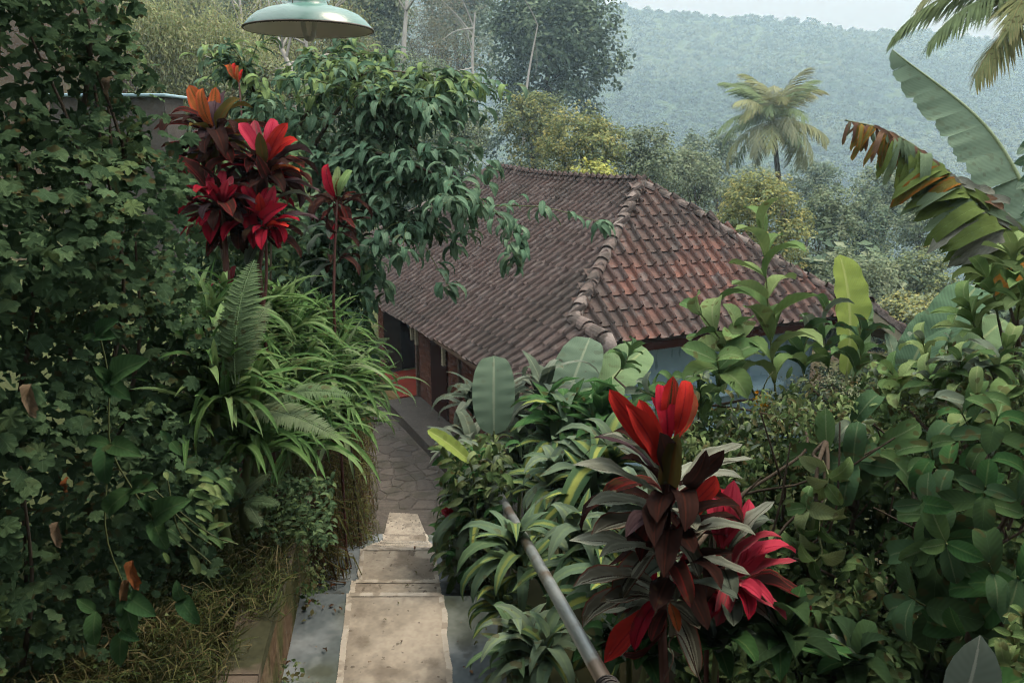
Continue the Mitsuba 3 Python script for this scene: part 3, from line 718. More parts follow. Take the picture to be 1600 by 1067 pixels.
def trunk_and_limbs(key, rng, base, top, r, lobes, bsdf='bark', limbs=5):
    base, top = np.asarray(base, float), np.asarray(top, float)
    mid = (base + top) / 2 + rng.normal(0, 0.04, 3) * np.linalg.norm(top - base)
    pts = bez([base, mid, top], 9)
    part(key, 'trunk', mikit.ply(tube(pts, np.linspace(r, r * 0.45, 9), 8), bsdf, True))
    for k in range(min(limbs, len(lobes) * 2)):
        l = lobes[k % len(lobes)]; s = pts[4 + k % 4]
        e = np.array(l[:3]) + rng.normal(0, 0.35, 3) * np.array(l[3:6])
        part(key, 'limb', mikit.ply(tube(bez([s, (s + e) / 2 + [0, 0, 0.1 * np.linalg.norm(e - s)], e], 6), np.linspace(r * 0.4, r * 0.1, 6), 5), bsdf, True))

GAIN = 1.55
P_HILL = [pal((0.050, 0.076, 0.046)), pal((0.066, 0.092, 0.054)), pal((0.042, 0.064, 0.042)), pal((0.085, 0.108, 0.062))]
GAIN = 2.3
P_FAR = [pal((0.050, 0.072, 0.045)), pal((0.070, 0.092, 0.056)), pal((0.095, 0.112, 0.072)), pal((0.040, 0.060, 0.040))]
P_OLIVE = [pal((0.085, 0.098, 0.040)), pal((0.115, 0.122, 0.048)), pal((0.155, 0.145, 0.055)), pal((0.060, 0.078, 0.034)), pal((0.050, 0.066, 0.030))]
P_YELL = [pal((0.20, 0.20, 0.055)), pal((0.16, 0.17, 0.05)), pal((0.12, 0.14, 0.045))]
GAIN = 1.65
P_GREY = [pal((0.105, 0.132, 0.078)), pal((0.135, 0.158, 0.098)), pal((0.082, 0.108, 0.064)), pal((0.066, 0.090, 0.050))]
GAIN = 2.0
P_BAMB = [pal((0.130, 0.150, 0.070)), pal((0.165, 0.180, 0.090)), pal((0.105, 0.130, 0.062)), pal((0.150, 0.150, 0.080))]
GAIN = 1.65
GAIN = 2.1
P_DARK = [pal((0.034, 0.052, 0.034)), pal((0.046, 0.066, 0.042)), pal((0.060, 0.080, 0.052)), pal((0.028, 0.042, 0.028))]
GAIN = 1.6
P_BROWN = [pal((0.100, 0.092, 0.058)), pal((0.125, 0.112, 0.072)), pal((0.080, 0.082, 0.052)), pal((0.090, 0.105, 0.066))]

GAIN = 1.0
def px_tree(name, label, x0, x1, y0, y1, t, pids, seed, cat='tree', n=4200, size=None, nl=5, group=None, shape=None, trunk='bark', clump=None, shell=0.3, top_bias=0.0, hang=0.25):
    """A tree whose crown spans x0..x1, y0..y1 of the photograph at depth t: lobes of different sizes inside that outline, at real size."""
    r = np.random.default_rng(seed)
    c = at((x0 + x1) / 2, (y0 + y1) / 2, t); W = (x1 - x0) / F_PX * t / 2; H = (y1 - y0) / F_PX * t / 2
    lobes = [[*c, W * 0.72, W * 0.72, H * 0.80]]
    for k in range(nl):
        a = k * 2.4 + r.uniform(0, 1); e = r.uniform(-0.35, 0.85); s = r.uniform(0.34, 0.52)
        q = np.array([math.cos(a) * math.cos(e), math.sin(a) * math.cos(e), math.sin(e)])
        lobes.append([*(c + q * np.array([W, W, H]) * (1 - s) * 1.06), W * s, W * s, H * s * 1.05])
    size = size or max(0.10, 3.6 / F_PX * t)
    key = thing(name, label, cat, group)
    gz = float(ground_z(c[0], c[1]))
    lobes += [[c[0] + W * r.uniform(-.25, .25), c[1], c[2] - H * 0.9, W * 0.85, W * 0.7, H * 0.8]]
    part(key, 'crown', crown(r, lobes, int(n * 1.3), size, pids, clump or size * 2.3, shape, shell, low=-0.8, hang=hang))
    trunk_and_limbs(key, r, [c[0], c[1], min(gz - 0.3, c[2] - H)], c + [0, 0, -H * 0.1], max(0.07, W * 0.07), lobes, trunk)
    return key
# ---------------------------------------------------------------- trees beyond the house
px_tree('tall_tree', 'tall dense dark green tree towering behind the house roof', 742, 978, -60, 205, 62, P_DARK + P_FAR[:2], 1, n=15000, nl=9, shell=0.5, size=0.40, clump=1.0)
px_tree('hazy_tree', 'tall hazy brownish tree left of the tall dense dark green tree', 566, 772, -40, 235, 72, P_BROWN, 2, n=16000, nl=8, shell=0.5, size=0.30, clump=0.9, shape=CARDN)
px_tree('round_tree', 'rounded olive tree with yellowish new leaves, the larger one behind the roof ridge', 838, 978, 152, 300, 27, P_OLIVE, 3, n=9000, nl=8, size=0.11)
px_tree('round_tree', 'smaller rounded olive tree left of the larger one behind the ridge', 772, 888, 136, 285, 33, P_OLIVE[:4] + P_GREY[2:], 4, n=7500, nl=7, size=0.13)
px_tree('round_tree', 'round bushy tree with yellow green top behind the right hip of the roof', 1106, 1272, 262, 440, 21, P_OLIVE, 5, n=11000, nl=8, size=0.09)
px_tree('yellow_bush', 'small bright yellow green bush just over the roof ridge', 893, 962, 250, 300, 23, P_YELL, 6, 'bush', n=1500, size=0.12)
px_tree('grey_green_tree', 'grey green bushy tree between the drooping tree and the roof ridge', 636, 778, 140, 320, 30, P_GREY, 7, n=7500, nl=8, size=0.13)
px_tree('grey_green_tree', 'grey green tree right of the ridge end below the hills', 958, 1062, 190, 330, 29, P_GREY + P_FAR[1:3], 8, n=5200, nl=7, size=0.13)
px_tree('grey_green_tree', 'pale grey green tree between the ridge end and the coconut palm', 1040, 1132, 225, 345, 33, P_GREY[:3] + P_FAR[2:3], 9, n=4200, nl=6, size=0.14)
px_tree('valley_tree', 'grey green valley tree directly right of the round bushy tree', 1246, 1342, 280, 455, 27, P_GREY + P_FAR[:3], 10, n=6000, nl=8, size=0.12)
px_tree('valley_tree', 'feathery grey valley tree above the pale young banana leaf', 1268, 1400, 360, 560, 23, P_GREY[:3] + P_FAR[1:2], 11, n=6500, nl=8, size=0.11)
px_tree('valley_tree', 'round olive grey valley tree in front of the ragged banana leaf', 1372, 1488, 372, 520, 24, P_GREY[1:] + P_OLIVE[:1], 12, n=6000, nl=7, size=0.11)
px_tree('valley_tree', 'dark green valley tree behind the feathery grey one', 1316, 1392, 290, 430, 34, P_FAR + P_DARK[1:3], 13, n=4500, nl=7, size=0.14)
px_tree('valley_tree', 'pale valley tree under the tip of the ragged banana leaf', 1392, 1484, 300, 420, 38, P_GREY, 14, n=4500, nl=7, size=0.15)
px_tree('olive_bush', 'low olive bush above the weathered verge board on the right', 1370, 1500, 455, 560, 19.5, P_OLIVE[:3] + P_GREY[:2], 15, 'bush', n=5000, nl=8, size=0.10)
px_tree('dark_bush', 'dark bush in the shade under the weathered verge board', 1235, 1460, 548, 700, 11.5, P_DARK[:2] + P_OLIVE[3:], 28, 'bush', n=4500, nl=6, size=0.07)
px_tree('valley_tree', 'hazy valley tree at the foot of the coconut palm', 1056, 1160, 196, 300, 52, P_FAR + P_GREY[:1], 16, n=4200, nl=7, size=0.2)
px_tree('valley_tree', 'hazy dark tree right behind the coconut palm trunk', 1226, 1316, 240, 350, 55, P_FAR + P_DARK[2:3], 17, n=3800, nl=7, size=0.2)
px_tree('hillside_tree', 'pale hillside tree at the top left edge of the lamp', 330, 455, -20, 130, 46, P_GREY + P_BROWN[:1], 18, n=11050, nl=8, size=0.25, shape=CARDN)
px_tree('hillside_tree', 'hazy grey hillside tree just right of the lamp shade', 520, 640, -50, 130, 58, P_GREY + P_FAR[2:3], 19, n=11900, nl=8, size=0.30)
px_tree('hillside_tree', 'brownish hillside tree below the lamp behind the drooping tree', 470, 600, 40, 200, 44, P_BROWN + P_GREY[:1], 20, n=10200, nl=8, size=0.24, shape=CARDN)
px_tree('hillside_tree', 'greyish hillside tree between the hedge top and the lamp', 215, 345, -60, 95, 40, P_GREY[:2] + P_BAMB[:2], 21, n=11050, nl=8, size=0.21, shape=CARDN)
px_tree('hillside_tree', 'hazy hillside tree at the top edge right of the lamp', 640, 775, -80, 70, 95, P_FAR[1:] + P_GREY[:2], 26, n=11050, nl=8, size=0.45)
px_tree('hillside_tree', 'grey hillside tree low behind the drooping tree', 560, 680, 150, 300, 36, P_GREY[2:] + P_FAR[:2], 27, n=8500, nl=7, size=0.19)
px_tree('olive_bush', 'low olive bush on the bank above the red cordylines', 352, 470, 92, 205, 15, P_GREY[1:3] + P_OLIVE[:1] + P_BROWN[:1], 22, 'bush', n=6500, nl=8, size=0.07)

px_tree('hillside_tree', 'low green hillside tree left of the orange red cordyline tip', 225, 345, 120, 260, 26, P_GREY + P_OLIVE[3:], 29, n=9000, nl=8, size=0.12)
px_tree('hillside_tree', 'pale feathery hillside tree right behind the bamboo', 300, 430, 20, 190, 38, P_BAMB[:2] + P_GREY[:2], 30, n=10000, nl=9, size=0.15, shape=CARDN)
px_tree('hillside_tree', 'dull green hillside tree just over the drooping tree crown', 560, 700, 70, 230, 47, P_GREY + P_FAR[:2], 33, n=9000, nl=8, size=0.19)
px_tree('hillside_tree', 'hazy hillside tree at the very top left beside the hedge', 150, 290, -70, 120, 52, P_GREY[:3] + P_BROWN[:1], 34, n=9000, nl=8, size=0.2)
px_tree('valley_tree', 'soft green valley tree filling the gap right of the roof ridge end', 960, 1090, 235, 380, 38, P_FAR + P_GREY[:2], 35, n=8000, nl=8, size=0.16)
px_tree('valley_tree', 'soft green valley tree behind the dark green one', 1330, 1450, 250, 380, 46, P_FAR + P_GREY[:2], 36, n=8000, nl=8, size=0.19)
px_tree('valley_tree', 'soft green valley tree left of the hazy dark one behind the palm', 1110, 1230, 250, 360, 58, P_FAR + P_GREY[:2], 37, n=7000, nl=8, size=0.22)
def bamboo(key, r, x0, x1, y0, y1, t, n_culm, pids, n=5200):
    lo, hi = at(x0, y1, t), at(x1, y0, t)
    mbv = MB(); P, D, N = [], [], []
    for k in range(n_culm):
        a = r.uniform(0, 1); b = lo + (np.array([hi[0], lo[1], lo[2]]) - lo) * (0.3 + 0.4 * a) + [0, r.normal(0, 0.5), -2.0]
        tp = np.array([lo[0] + (hi[0] - lo[0]) * r.uniform(-0.02, 1.02), b[1] + r.normal(0, 0.8), hi[2] - r.uniform(0, 0.45) * (hi[2] - lo[2])])
        m = (b + tp) / 2 + [0, 0, 0.18 * np.linalg.norm(tp - b)]
        pts = bez([b, m, tp, tp + (tp - m) * 0.25 - [0, 0, 0.25 * np.linalg.norm(tp - m)]], 12)
        part(key, 'culm', mikit.ply(tube(pts, np.linspace(0.035, 0.008, 12), 5), 'green_stem', True))
        q = pts[r.integers(3, 12, n // n_culm)] + r.normal(0, 0.42, (n // n_culm, 3))
        P.append(q); D.append(r.normal(0, 0.55, q.shape) - [0, 0, 0.8]); N.append(r.normal(0, 1, q.shape) + [0, 0, 0.5])
    P, D, N = map(np.vstack, (P, D, N))
    m = scatter(CARDN, P, D, N, 0.16 * r.uniform(0.6, 1.4, len(P)), np.asarray(pids)[r.integers(0, len(pids), len(P))])
    part(key, 'foliage', m.ply('dull_leaf'))
bamboo(thing('bamboo_clump', 'feathery yellow green bamboo clump behind the top of the hedge', 'bamboo'), np.random.default_rng(31), 232, 402, 45, 205, 24, 12, P_BAMB, 26000)
bamboo(thing('bamboo_clump', 'brownish feathery bamboo clump under the lamp shade', 'bamboo'), np.random.default_rng(32), 395, 560, 30, 190, 30, 10, P_BAMB[1:] + P_BROWN[:1], 18000)

def bare_tree(label, pts, r0, seed, twigs=6):
    r = np.random.default_rng(seed); key = thing('bare_trunk', label, 'tree')
    c = bez([at(*p) for p in pts], 14)
    c[0, 2] -= 1.5
    part(key, 'trunk', mikit.ply(tube(c, np.linspace(r0, r0 * 0.35, 14), 7), 'pale_bark', True))
    for k in range(twigs):
        s = c[r.integers(6, 14)]; L = r.uniform(1.0, 2.6) * r0 * 14
        e = s + unit(r.normal(0, 1, 3) + [0, 0, 0.9]) * L
        part(key, 'limb', mikit.ply(tube(bez([s, (s + e) / 2 + r.normal(0, 0.06, 3) * L, e], 6), np.linspace(r0 * 0.4, r0 * 0.1, 6), 5), 'pale_bark', True))
bare_tree('pale dead pole of a trunk leaning before the tall dense tree', [(818, 180, 40), (826, 115, 40), (840, 40, 40)], 0.09, 41, 2)
bare_tree('pale bare trunk left of the lamp at the top edge', [(382, 150, 33), (380, 60, 33), (368, -60, 33)], 0.10, 42)
bare_tree('thin pale bare trunk just left of the lamp neck', [(412, 150, 36), (408, 60, 36), (405, -60, 36)], 0.10, 43)
bare_tree('pale forked trunk standing under the lamp shade', [(455, 175, 20), (462, 130, 20), (448, 95, 20), (432, 62, 20)], 0.10, 44, 7)
bare_tree('second pale forked trunk under the lamp shade', [(476, 180, 21), (482, 120, 21), (478, 60, 21), (486, 0, 21)], 0.09, 45, 7)
bare_tree('pale trunk rising at the top edge right of the lamp', [(628, 120, 50), (633, 40, 50), (640, -60, 50)], 0.20, 46, 5)
bare_tree('thin grey trunk in the hazy trees above the roof ridge', [(745, 190, 48), (738, 100, 48), (742, 20, 48)], 0.13, 47, 6)

# the forest down the valley and up the foot of the hill: copies of a few light crowns
FR = np.random.default_rng(51)
for k in range(5):
    pids = [P_FAR, P_FAR[1:] + P_GREY[:1], P_DARK[1:] + P_FAR[:1], P_GREY[1:] + P_FAR[:2], P_FAR[:2] + P_OLIVE[:1]][k]
    H = FR.uniform(0.9, 1.3)
    lobes = [[0, 0, 0.2, 0.62, 0.62, 0.62 * H]] + [[math.cos(a) * 0.42, math.sin(a) * 0.42, FR.uniform(0.1, 0.75), 0.42, 0.42, 0.40] for a in FR.uniform(0, 6.3, 5)]
    scene[f'forest_crown_{k}'] = {'type': 'shapegroup', 'crown': crown(FR, lobes, 620 if k else 800, 0.15, pids, 0.26, low=-0.25, shell=0.2)}
labels['forest'] = {'kind': 'stuff', 'label': 'hazy green forest falling into the valley and up the far slope'}
for k in range(3):
    pids = [P_HILL[:2], P_HILL[:1] + P_HILL[2:3], P_HILL[1:2] + P_HILL[3:]][k]
    scene[f'forest_crown_{5 + k}'] = {'type': 'shapegroup', 'crown': crown(FR, [[0, 0, 0.2, 0.8, 0.8, 0.85], [0.3, 0.2, 0.6, .5, .5, .4], [-.3, -.2, .45, .5, .5, .4]], 170, 0.44, pids, 0.22, low=-0.2, shell=0.06, hang=0.5, jit=0.18)}
nf = 0
def plant_forest(xx, yy, sc, g0, g1):
    global nf
    zg = float(ground_z(xx, yy)) if yy < 222 else float(hill_z(xx, yy))
    zt = zg + sc * 0.55; dpt = yy * CP - zt * SP; py = 533.5 - F_PX * (yy * SP + zt * CP) / dpt; px = 800 + F_PX * xx / dpt
    if py > 620 or px < -40 or px > 1640 or (abs(px - 1207) < 130 and yy < 48 and py < 320): return
    nf += 1
    scene[f'forest__{nf:04d}'] = {'type': 'instance', 'group': {'type': 'ref', 'id': f'forest_crown_{FR.integers(g0, g1)}'},
                                  'to_world': T().translate([xx, yy, zt]).rotate([0, 0, 1], FR.uniform(0, 360)).scale([sc, sc, sc * FR.uniform(0.8, 1.25)])}
for q in FR.uniform([0, 0], [1, 1], (3600, 2)):
    yy = 24 + 130 * q[0] ** 1.3; xx = (q[1] * 2 - 1) * yy * 0.80
    if yy < 38 and -9 < xx < 3 or yy < 75 and xx < -0.2 * yy: continue
    plant_forest(xx, yy, FR.uniform(1.3, 2.6) * (1.0 if yy < 60 else 1.25), 0, 5)
for q in FR.uniform([0, 0], [1, 1], (10500, 2)):
    yy = 140 + 430 * q[0] ** 0.8; xx = yy * (-0.15 + 0.95 * q[1])
    pn = float(meshkit.fbm(np.array([[xx * .013, yy * .02, 0]]), 3, 61)[0]) + FR.normal(0, .07); g_ = 6 if pn < .43 else 5 if pn < .55 else 7
    plant_forest(xx, yy, FR.uniform(1.5, 3.6) * (1.15 if g_ == 6 else 1.0), g_, g_ + 1)

# ---------------------------------------------------------------- coconut palms
GAIN = 1.8
P_COCO = [pal((0.110, 0.135, 0.060), (0.16, 0.15, 0.07), 0.2), pal((0.145, 0.155, 0.080)), pal((0.085, 0.115, 0.055)), pal((0.135, 0.145, 0.085))]
GAIN = 1.0
def frond_mesh(L, droop, n_leaf, leaf_len, leaf_w, pid, r, hang=0.6, old=0.0, base_r=0.02):
    """A coconut frond along +y: curved midrib with paired hanging leaflets."""
    s = np.linspace(0, 1, 16); th = 0.25 - droop * s ** 1.4
    d = np.stack([0 * s, np.cos(th), np.sin(th)], 1); c = np.vstack([[0, 0, 0], np.cumsum(d[:-1] * L / 15, 0)])
    mb = MB(); v, f = tube(c, np.linspace(base_r, base_r * 0.2, 16), 5)
    mb.add(v, f, np.c_[np.full(len(v), pid + 0.5), np.zeros(len(v))])
    ss = np.linspace(0.14, 0.995, n_leaf); ci = np.stack([np.interp(ss, s, c[:, k]) for k in range(3)], 1); di = np.stack([np.interp(ss, s, d[:, k]) for k in range(3)], 1)
    ll = leaf_len * np.interp(ss, [0.1, 0.35, 0.7, 1], [0.5, 1.0, 0.85, 0.35])
    for sd in (-1, 1):
        a = np.interp(ss, [0, 1], [1.25, 0.45]) + r.normal(0, 0.08, n_leaf)
        D = np.stack([sd * np.sin(a), np.cos(a) * di[:, 1], np.cos(a) * di[:, 2]], 1); D[:, 2] -= hang * r.uniform(0.5, 1.3, n_leaf); D /= np.linalg.norm(D, axis=1, keepdims=True)
        N = np.cross(D, di) * -sd
        l = ll * r.uniform(0.8, 1.1, n_leaf); m1 = ci + D * (l * 0.5)[:, None]; D2 = D.copy(); D2[:, 2] -= hang * 0.8; D2 /= np.linalg.norm(D2, axis=1, keepdims=True)
        e = m1 + D2 * (l * 0.5)[:, None]; wv = np.cross(D, N); wv /= np.linalg.norm(wv, axis=1, keepdims=True) + 1e-9; wv *= leaf_w / 2
        V = np.stack([ci - wv * 0.5, ci + wv * 0.5, m1 + wv, m1 - wv, e], 1).reshape(-1, 3)
        F = (np.array([[0, 1, 2], [0, 2, 3], [3, 2, 4]])[None] + (np.arange(n_leaf) * 5)[:, None, None]).reshape(-1, 3)
        mb.add(V, F, np.c_[np.full(len(V), pid + 0.5) + np.tile([-.3, .3, .3, -.3, 0], n_leaf), np.tile([0, 0, .5, .5, 1], n_leaf)])
    return mb
def palm(label, top, R, n, seed, height, azs=None, leaf=0.62, lw=0.04, nl=70):
    r = np.random.default_rng(seed); key = thing('coconut_palm', label, 'palm tree'); top = np.asarray(top, float)
    part(key, 'trunk', mikit.ply(tube(bez([top + [0.22 * height, 0.3, -height], top + [0.10 * height, 0, -height / 2], top], 10), np.linspace(0.20, 0.13, 10), 9), 'bark', True))
    for k in range(n):
        az, el, dr_, sc = (k * 2.39996 + r.uniform(-0.2, 0.2), r.uniform(-0.75, 1.4), r.uniform(0.9, 2.0), r.uniform(0.85, 1.1)) if azs is None else azs[k]
        mb = frond_mesh(R * sc, dr_, nl, leaf * R / 2.6, lw * R / 2.6, P_COCO[r.integers(4)], r, hang=r.uniform(0.35, 0.8), base_r=0.02 * R / 2.6)
        rot = T().translate(top.tolist()).rotate([0, 0, 1], math.degrees(az) - 90).rotate([1, 0, 0], math.degrees(el))
        part(key, 'frond', {**mb.ply('dull_leaf'), 'to_world': rot})
    for k in range(5):
        a = r.uniform(0, 6.3); q = top + [math.cos(a) * 0.09 * R, math.sin(a) * 0.09 * R, -0.10 * R]
        s = trimesh.creation.icosphere(2, 0.05 * R); s.apply_scale([1, 1, 1.2]); s.apply_translation(q)
        part(key, 'coconut', mikit.ply(s, 'old_wood', True))
    return key
palm('coconut palm standing in the valley before the blue hills', at(1207, 190, 44), 3.5, 40, 61, 9, leaf=1.05, lw=0.045, nl=40)
palm('coconut palm at the top right corner with long drooping fronds', at(1684, 6, 9.5), 2.75, 11, 62, 9,
     [(math.radians(a), e, d, q) for a, e, d, q in ((180, 0.40, 1.7, 0.80), (190, 0.0, 1.3, 0.80), (203, -0.30, 1.2, 0.72), (215, 0.15, 1.7, 0.72), (168, 0.15, 1.5, 0.85), (232, -0.3, 1.0, 0.62), (185, 0.75, 2.1, 0.9), (225, 0.5, 1.9, 0.8), (60, 0.5, 1.5, 1), (0, 0.5, 1.5, 1), (300, 0.4, 1.6, 1))], leaf=0.62, lw=0.028, nl=90)
# ---------------------------------------------------------------- plants: palettes and blades
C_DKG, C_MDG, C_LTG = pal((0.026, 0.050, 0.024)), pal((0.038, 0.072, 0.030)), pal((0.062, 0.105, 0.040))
GAIN = 1.6
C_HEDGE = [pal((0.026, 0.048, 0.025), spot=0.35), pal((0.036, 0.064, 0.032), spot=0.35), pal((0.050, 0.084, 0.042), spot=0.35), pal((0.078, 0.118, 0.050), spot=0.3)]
GAIN = 1.3
C_VINE = [pal((0.032, 0.076, 0.032), (0.05, 0.10, 0.045), 0.06), pal((0.044, 0.096, 0.038), (0.07, 0.125, 0.055), 0.06)]
GAIN = 1.0
C_DRY = [pal((0.165, 0.100, 0.052), spot=0.6), pal((0.13, 0.100, 0.068), spot=0.6), pal((0.16, 0.062, 0.025), spot=0.4)]
GAIN = 1.6
C_STRAP = [pal((0.050, 0.105, 0.034), (0.085, 0.14, 0.06), 0.12, vein=0.0), pal((0.072, 0.135, 0.044), (0.11, 0.17, 0.07), 0.12, vein=0.0), pal((0.095, 0.150, 0.062), vein=0.0), pal((0.120, 0.165, 0.085), vein=0.0)]
C_FERN = [pal((0.075, 0.115, 0.058)), pal((0.095, 0.130, 0.072))]
GAIN = 2.0
C_TREE = [pal((0.036, 0.068, 0.042), (0.06, 0.1, 0.06), 0.08), pal((0.050, 0.086, 0.054), (0.08, 0.12, 0.08), 0.08), pal((0.066, 0.104, 0.066), (0.1, 0.14, 0.09), 0.08), pal((0.085, 0.125, 0.050), (0.12, 0.16, 0.07), 0.08)]
GAIN = 1.6
C_DRAC = [pal((0.040, 0.074, 0.036), (0.165, 0.190, 0.050), 0.32, vein=0.0, streak=.3), pal((0.050, 0.088, 0.046), (0.120, 0.150, 0.046), 0.26, vein=0.0, streak=.3), pal((0.060, 0.094, 0.060), (0.075, 0.112, 0.062), 0.2, vein=0.0, streak=.3), pal((0.075, 0.105, 0.075), (0.10, 0.135, 0.075), 0.2, vein=0.0, streak=.3), pal((0.046, 0.078, 0.040), (0.065, 0.10, 0.05), 0.15, vein=0.0, streak=.3), pal((0.058, 0.084, 0.056), (0.07, 0.10, 0.06), 0.15, vein=0.0, streak=.3)]
GAIN = 1.3
C_LILY = [pal((0.030, 0.075, 0.026), (0.06, 0.11, 0.04), 0.07), pal((0.042, 0.095, 0.034), (0.07, 0.13, 0.05), 0.07)]
C_SILV = [pal((0.125, 0.150, 0.118), (0.17, 0.2, 0.15), 0.1, vein=0.0), pal((0.090, 0.118, 0.086), (0.14, 0.17, 0.12), 0.1, vein=0.0)]
GAIN = 1.0
C_BANA = [pal((0.150, 0.215, 0.150), (0.26, 0.32, 0.22), 0.045, vein=0.10, spot=0.1, freq=260.), pal((0.155, 0.235, 0.120), (0.25, 0.32, 0.16), 0.05, vein=0.08, spot=0.1, freq=260.), pal((0.225, 0.300, 0.075), (0.30, 0.36, 0.12), 0.06, vein=0.05, spot=0.1, freq=260.), pal((0.085, 0.150, 0.090), (0.17, 0.22, 0.12), 0.05, vein=0.14, spot=0.12, freq=170.)]
GAIN = 1.35
C_SHRUB = [pal((0.056, 0.102, 0.040), (0.10, 0.145, 0.07), 0.06, vein=.06), pal((0.086, 0.140, 0.052), (0.13, 0.18, 0.08), 0.06, vein=.06), pal((0.125, 0.175, 0.072), (0.17, 0.21, 0.10), 0.06, vein=.06), pal((0.036, 0.070, 0.034), (0.07, 0.105, 0.055), 0.06, vein=.06)]
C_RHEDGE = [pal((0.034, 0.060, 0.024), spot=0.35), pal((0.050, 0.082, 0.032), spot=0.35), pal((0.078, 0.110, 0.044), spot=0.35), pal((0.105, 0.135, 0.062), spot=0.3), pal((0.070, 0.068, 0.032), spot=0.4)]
GAIN = 1.0
R_RED = pal((0.400, 0.030, 0.023), (0.26, 0.016, 0.020), 0.06, streak=0.55, vein=0.03, spot=0.12)
R_REDG = pal((0.420, 0.028, 0.024), (0.070, 0.050, 0.024), 0.10, streak=0.75, vein=0.03, spot=0.15)
R_PINK = pal((0.420, 0.045, 0.075), (0.30, 0.020, 0.045), 0.08, streak=0.45, vein=0.03, spot=0.12)
R_PINK2 = pal((0.400, 0.060, 0.085), (0.16, 0.12, 0.10), 0.05, (0.50, 0.10, 0.13), 0.2, streak=0.5, vein=0.03, spot=0.15)
R_CRIM = pal((0.280, 0.015, 0.030), (0.14, 0.010, 0.020), 0.08, streak=0.5, vein=0.03, spot=0.15)
R_DARK = pal((0.030, 0.017, 0.015), (0.060, 0.022, 0.016), 0.07, streak=0.35, vein=0.06, spot=0.2)
R_DARKR = pal((0.045, 0.020, 0.017), (0.15, 0.020, 0.018), 0.06, (0.21, 0.020, 0.022), 0.12, streak=0.35, vein=0.06, spot=0.2)
R_OLIVE = pal((0.078, 0.068, 0.022), (0.12, 0.06, 0.02), 0.08, streak=0.5, vein=0.04, spot=0.2)
R_ORNG = pal((0.330, 0.085, 0.030), (0.10, 0.06, 0.02), 0.07, (0.38, 0.06, 0.03), 0.16, streak=0.55, vein=0.03, spot=0.2)
R_SILV = pal((0.270, 0.300, 0.240), (0.095, 0.098, 0.072), 0.06, streak=0.4, vein=0.05, spot=0.25)
R_SILVR = pal((0.25, 0.26, 0.20), (0.045, 0.036, 0.028), 0.06, (0.17, 0.055, 0.042), 0.16, streak=0.65, vein=0.05, spot=0.25)
R_PURP = pal((0.085, 0.058, 0.064), (0.048, 0.030, 0.036), 0.08, streak=0.5, vein=0.04, spot=0.2)
R_GGRN = pal((0.11, 0.14, 0.11), (0.035, 0.045, 0.036), 0.06, streak=0.4, vein=0.05, spot=0.2)

OVATE = [leaf_shape(0.46, 0.55, 0.85, 6, 1, 0.24, a_, wave=0.10, freq=11, seed=i) for i, a_ in enumerate((0.3, 0.7, 1.1))]
ELLIP = [leaf_shape(0.36, 0.6, 0.8, 6, 1, 0.22, a_, wave=0.08, freq=9, seed=10 + i) for i, a_ in enumerate((0.3, 0.8, 1.2))]
OBOV = [leaf_shape(0.42, 0.75, 0.6, 7, 1, 0.26, a_, wave=0.10, freq=8, seed=20 + i) for i, a_ in enumerate((0.25, 0.7, 1.1))]
STRAP = [leaf_shape(0.090, 0.25, 0.75, 9, 1, 0.30, a_, twist=tw, seed=30 + i) for i, (a_, tw) in enumerate(((0.25, 0.2), (0.6, -0.4), (0.95, 0.4), (1.25, -0.3)))]
STRAPW = [leaf_shape(0.125, 0.35, 0.75, 9, 1, 0.30, a_, twist=tw, seed=40 + i) for i, (a_, tw) in enumerate(((0.9, 0.2), (1.6, -0.3)))]
DRAC = [leaf_shape(0.25, 0.42, 0.75, 10, 2, 0.18, a_, wave=0.22, freq=13, twist=tw, curl=0.1, seed=50 + i) for i, (a_, tw) in enumerate(((0.5, 0.1), (1.0, -0.3), (1.4, 0.3)))]
CORD = [leaf_shape(0.27, 0.85, 0.72, 10, 2, 0.22, a_, wave=0.24, freq=12, twist=tw, stalk=0.06, seed=60 + i) for i, (a_, tw) in enumerate(((0.2, 0.15), (0.6, -0.2), (1.0, 0.25)))]
CORDC = [leaf_shape(0.34, 0.8, 0.6, 10, 2, 0.42, a_, wave=0.14, freq=8, twist=tw, stalk=0.04, seed=70 + i) for i, (a_, tw) in enumerate(((0.2, 0.2), (-0.5, -0.2)))]
CRUMPLE = [leaf_shape(0.34, 0.5, 0.8, 9, 2, 0.5, 1.2, wave=0.8, freq=16, twist=1.6, seed=15), leaf_shape(0.40, 0.6, 0.7, 9, 2, 0.6, 0.8, wave=0.9, freq=13, twist=-1.4, seed=16)]
LOBED = [lobed_shape(i, 5 if i % 2 else 7, 0.14 + 0.03 * i) for i in range(5)]
BLADE = [leaf_shape(0.05, 0.2, 0.9, 3, 1, 0.2, a_, seed=80 + i) for i, a_ in enumerate((0.5, 1.2, 1.8))]
SMALL = diamond_shape(0.62, 0.1, 0.2)

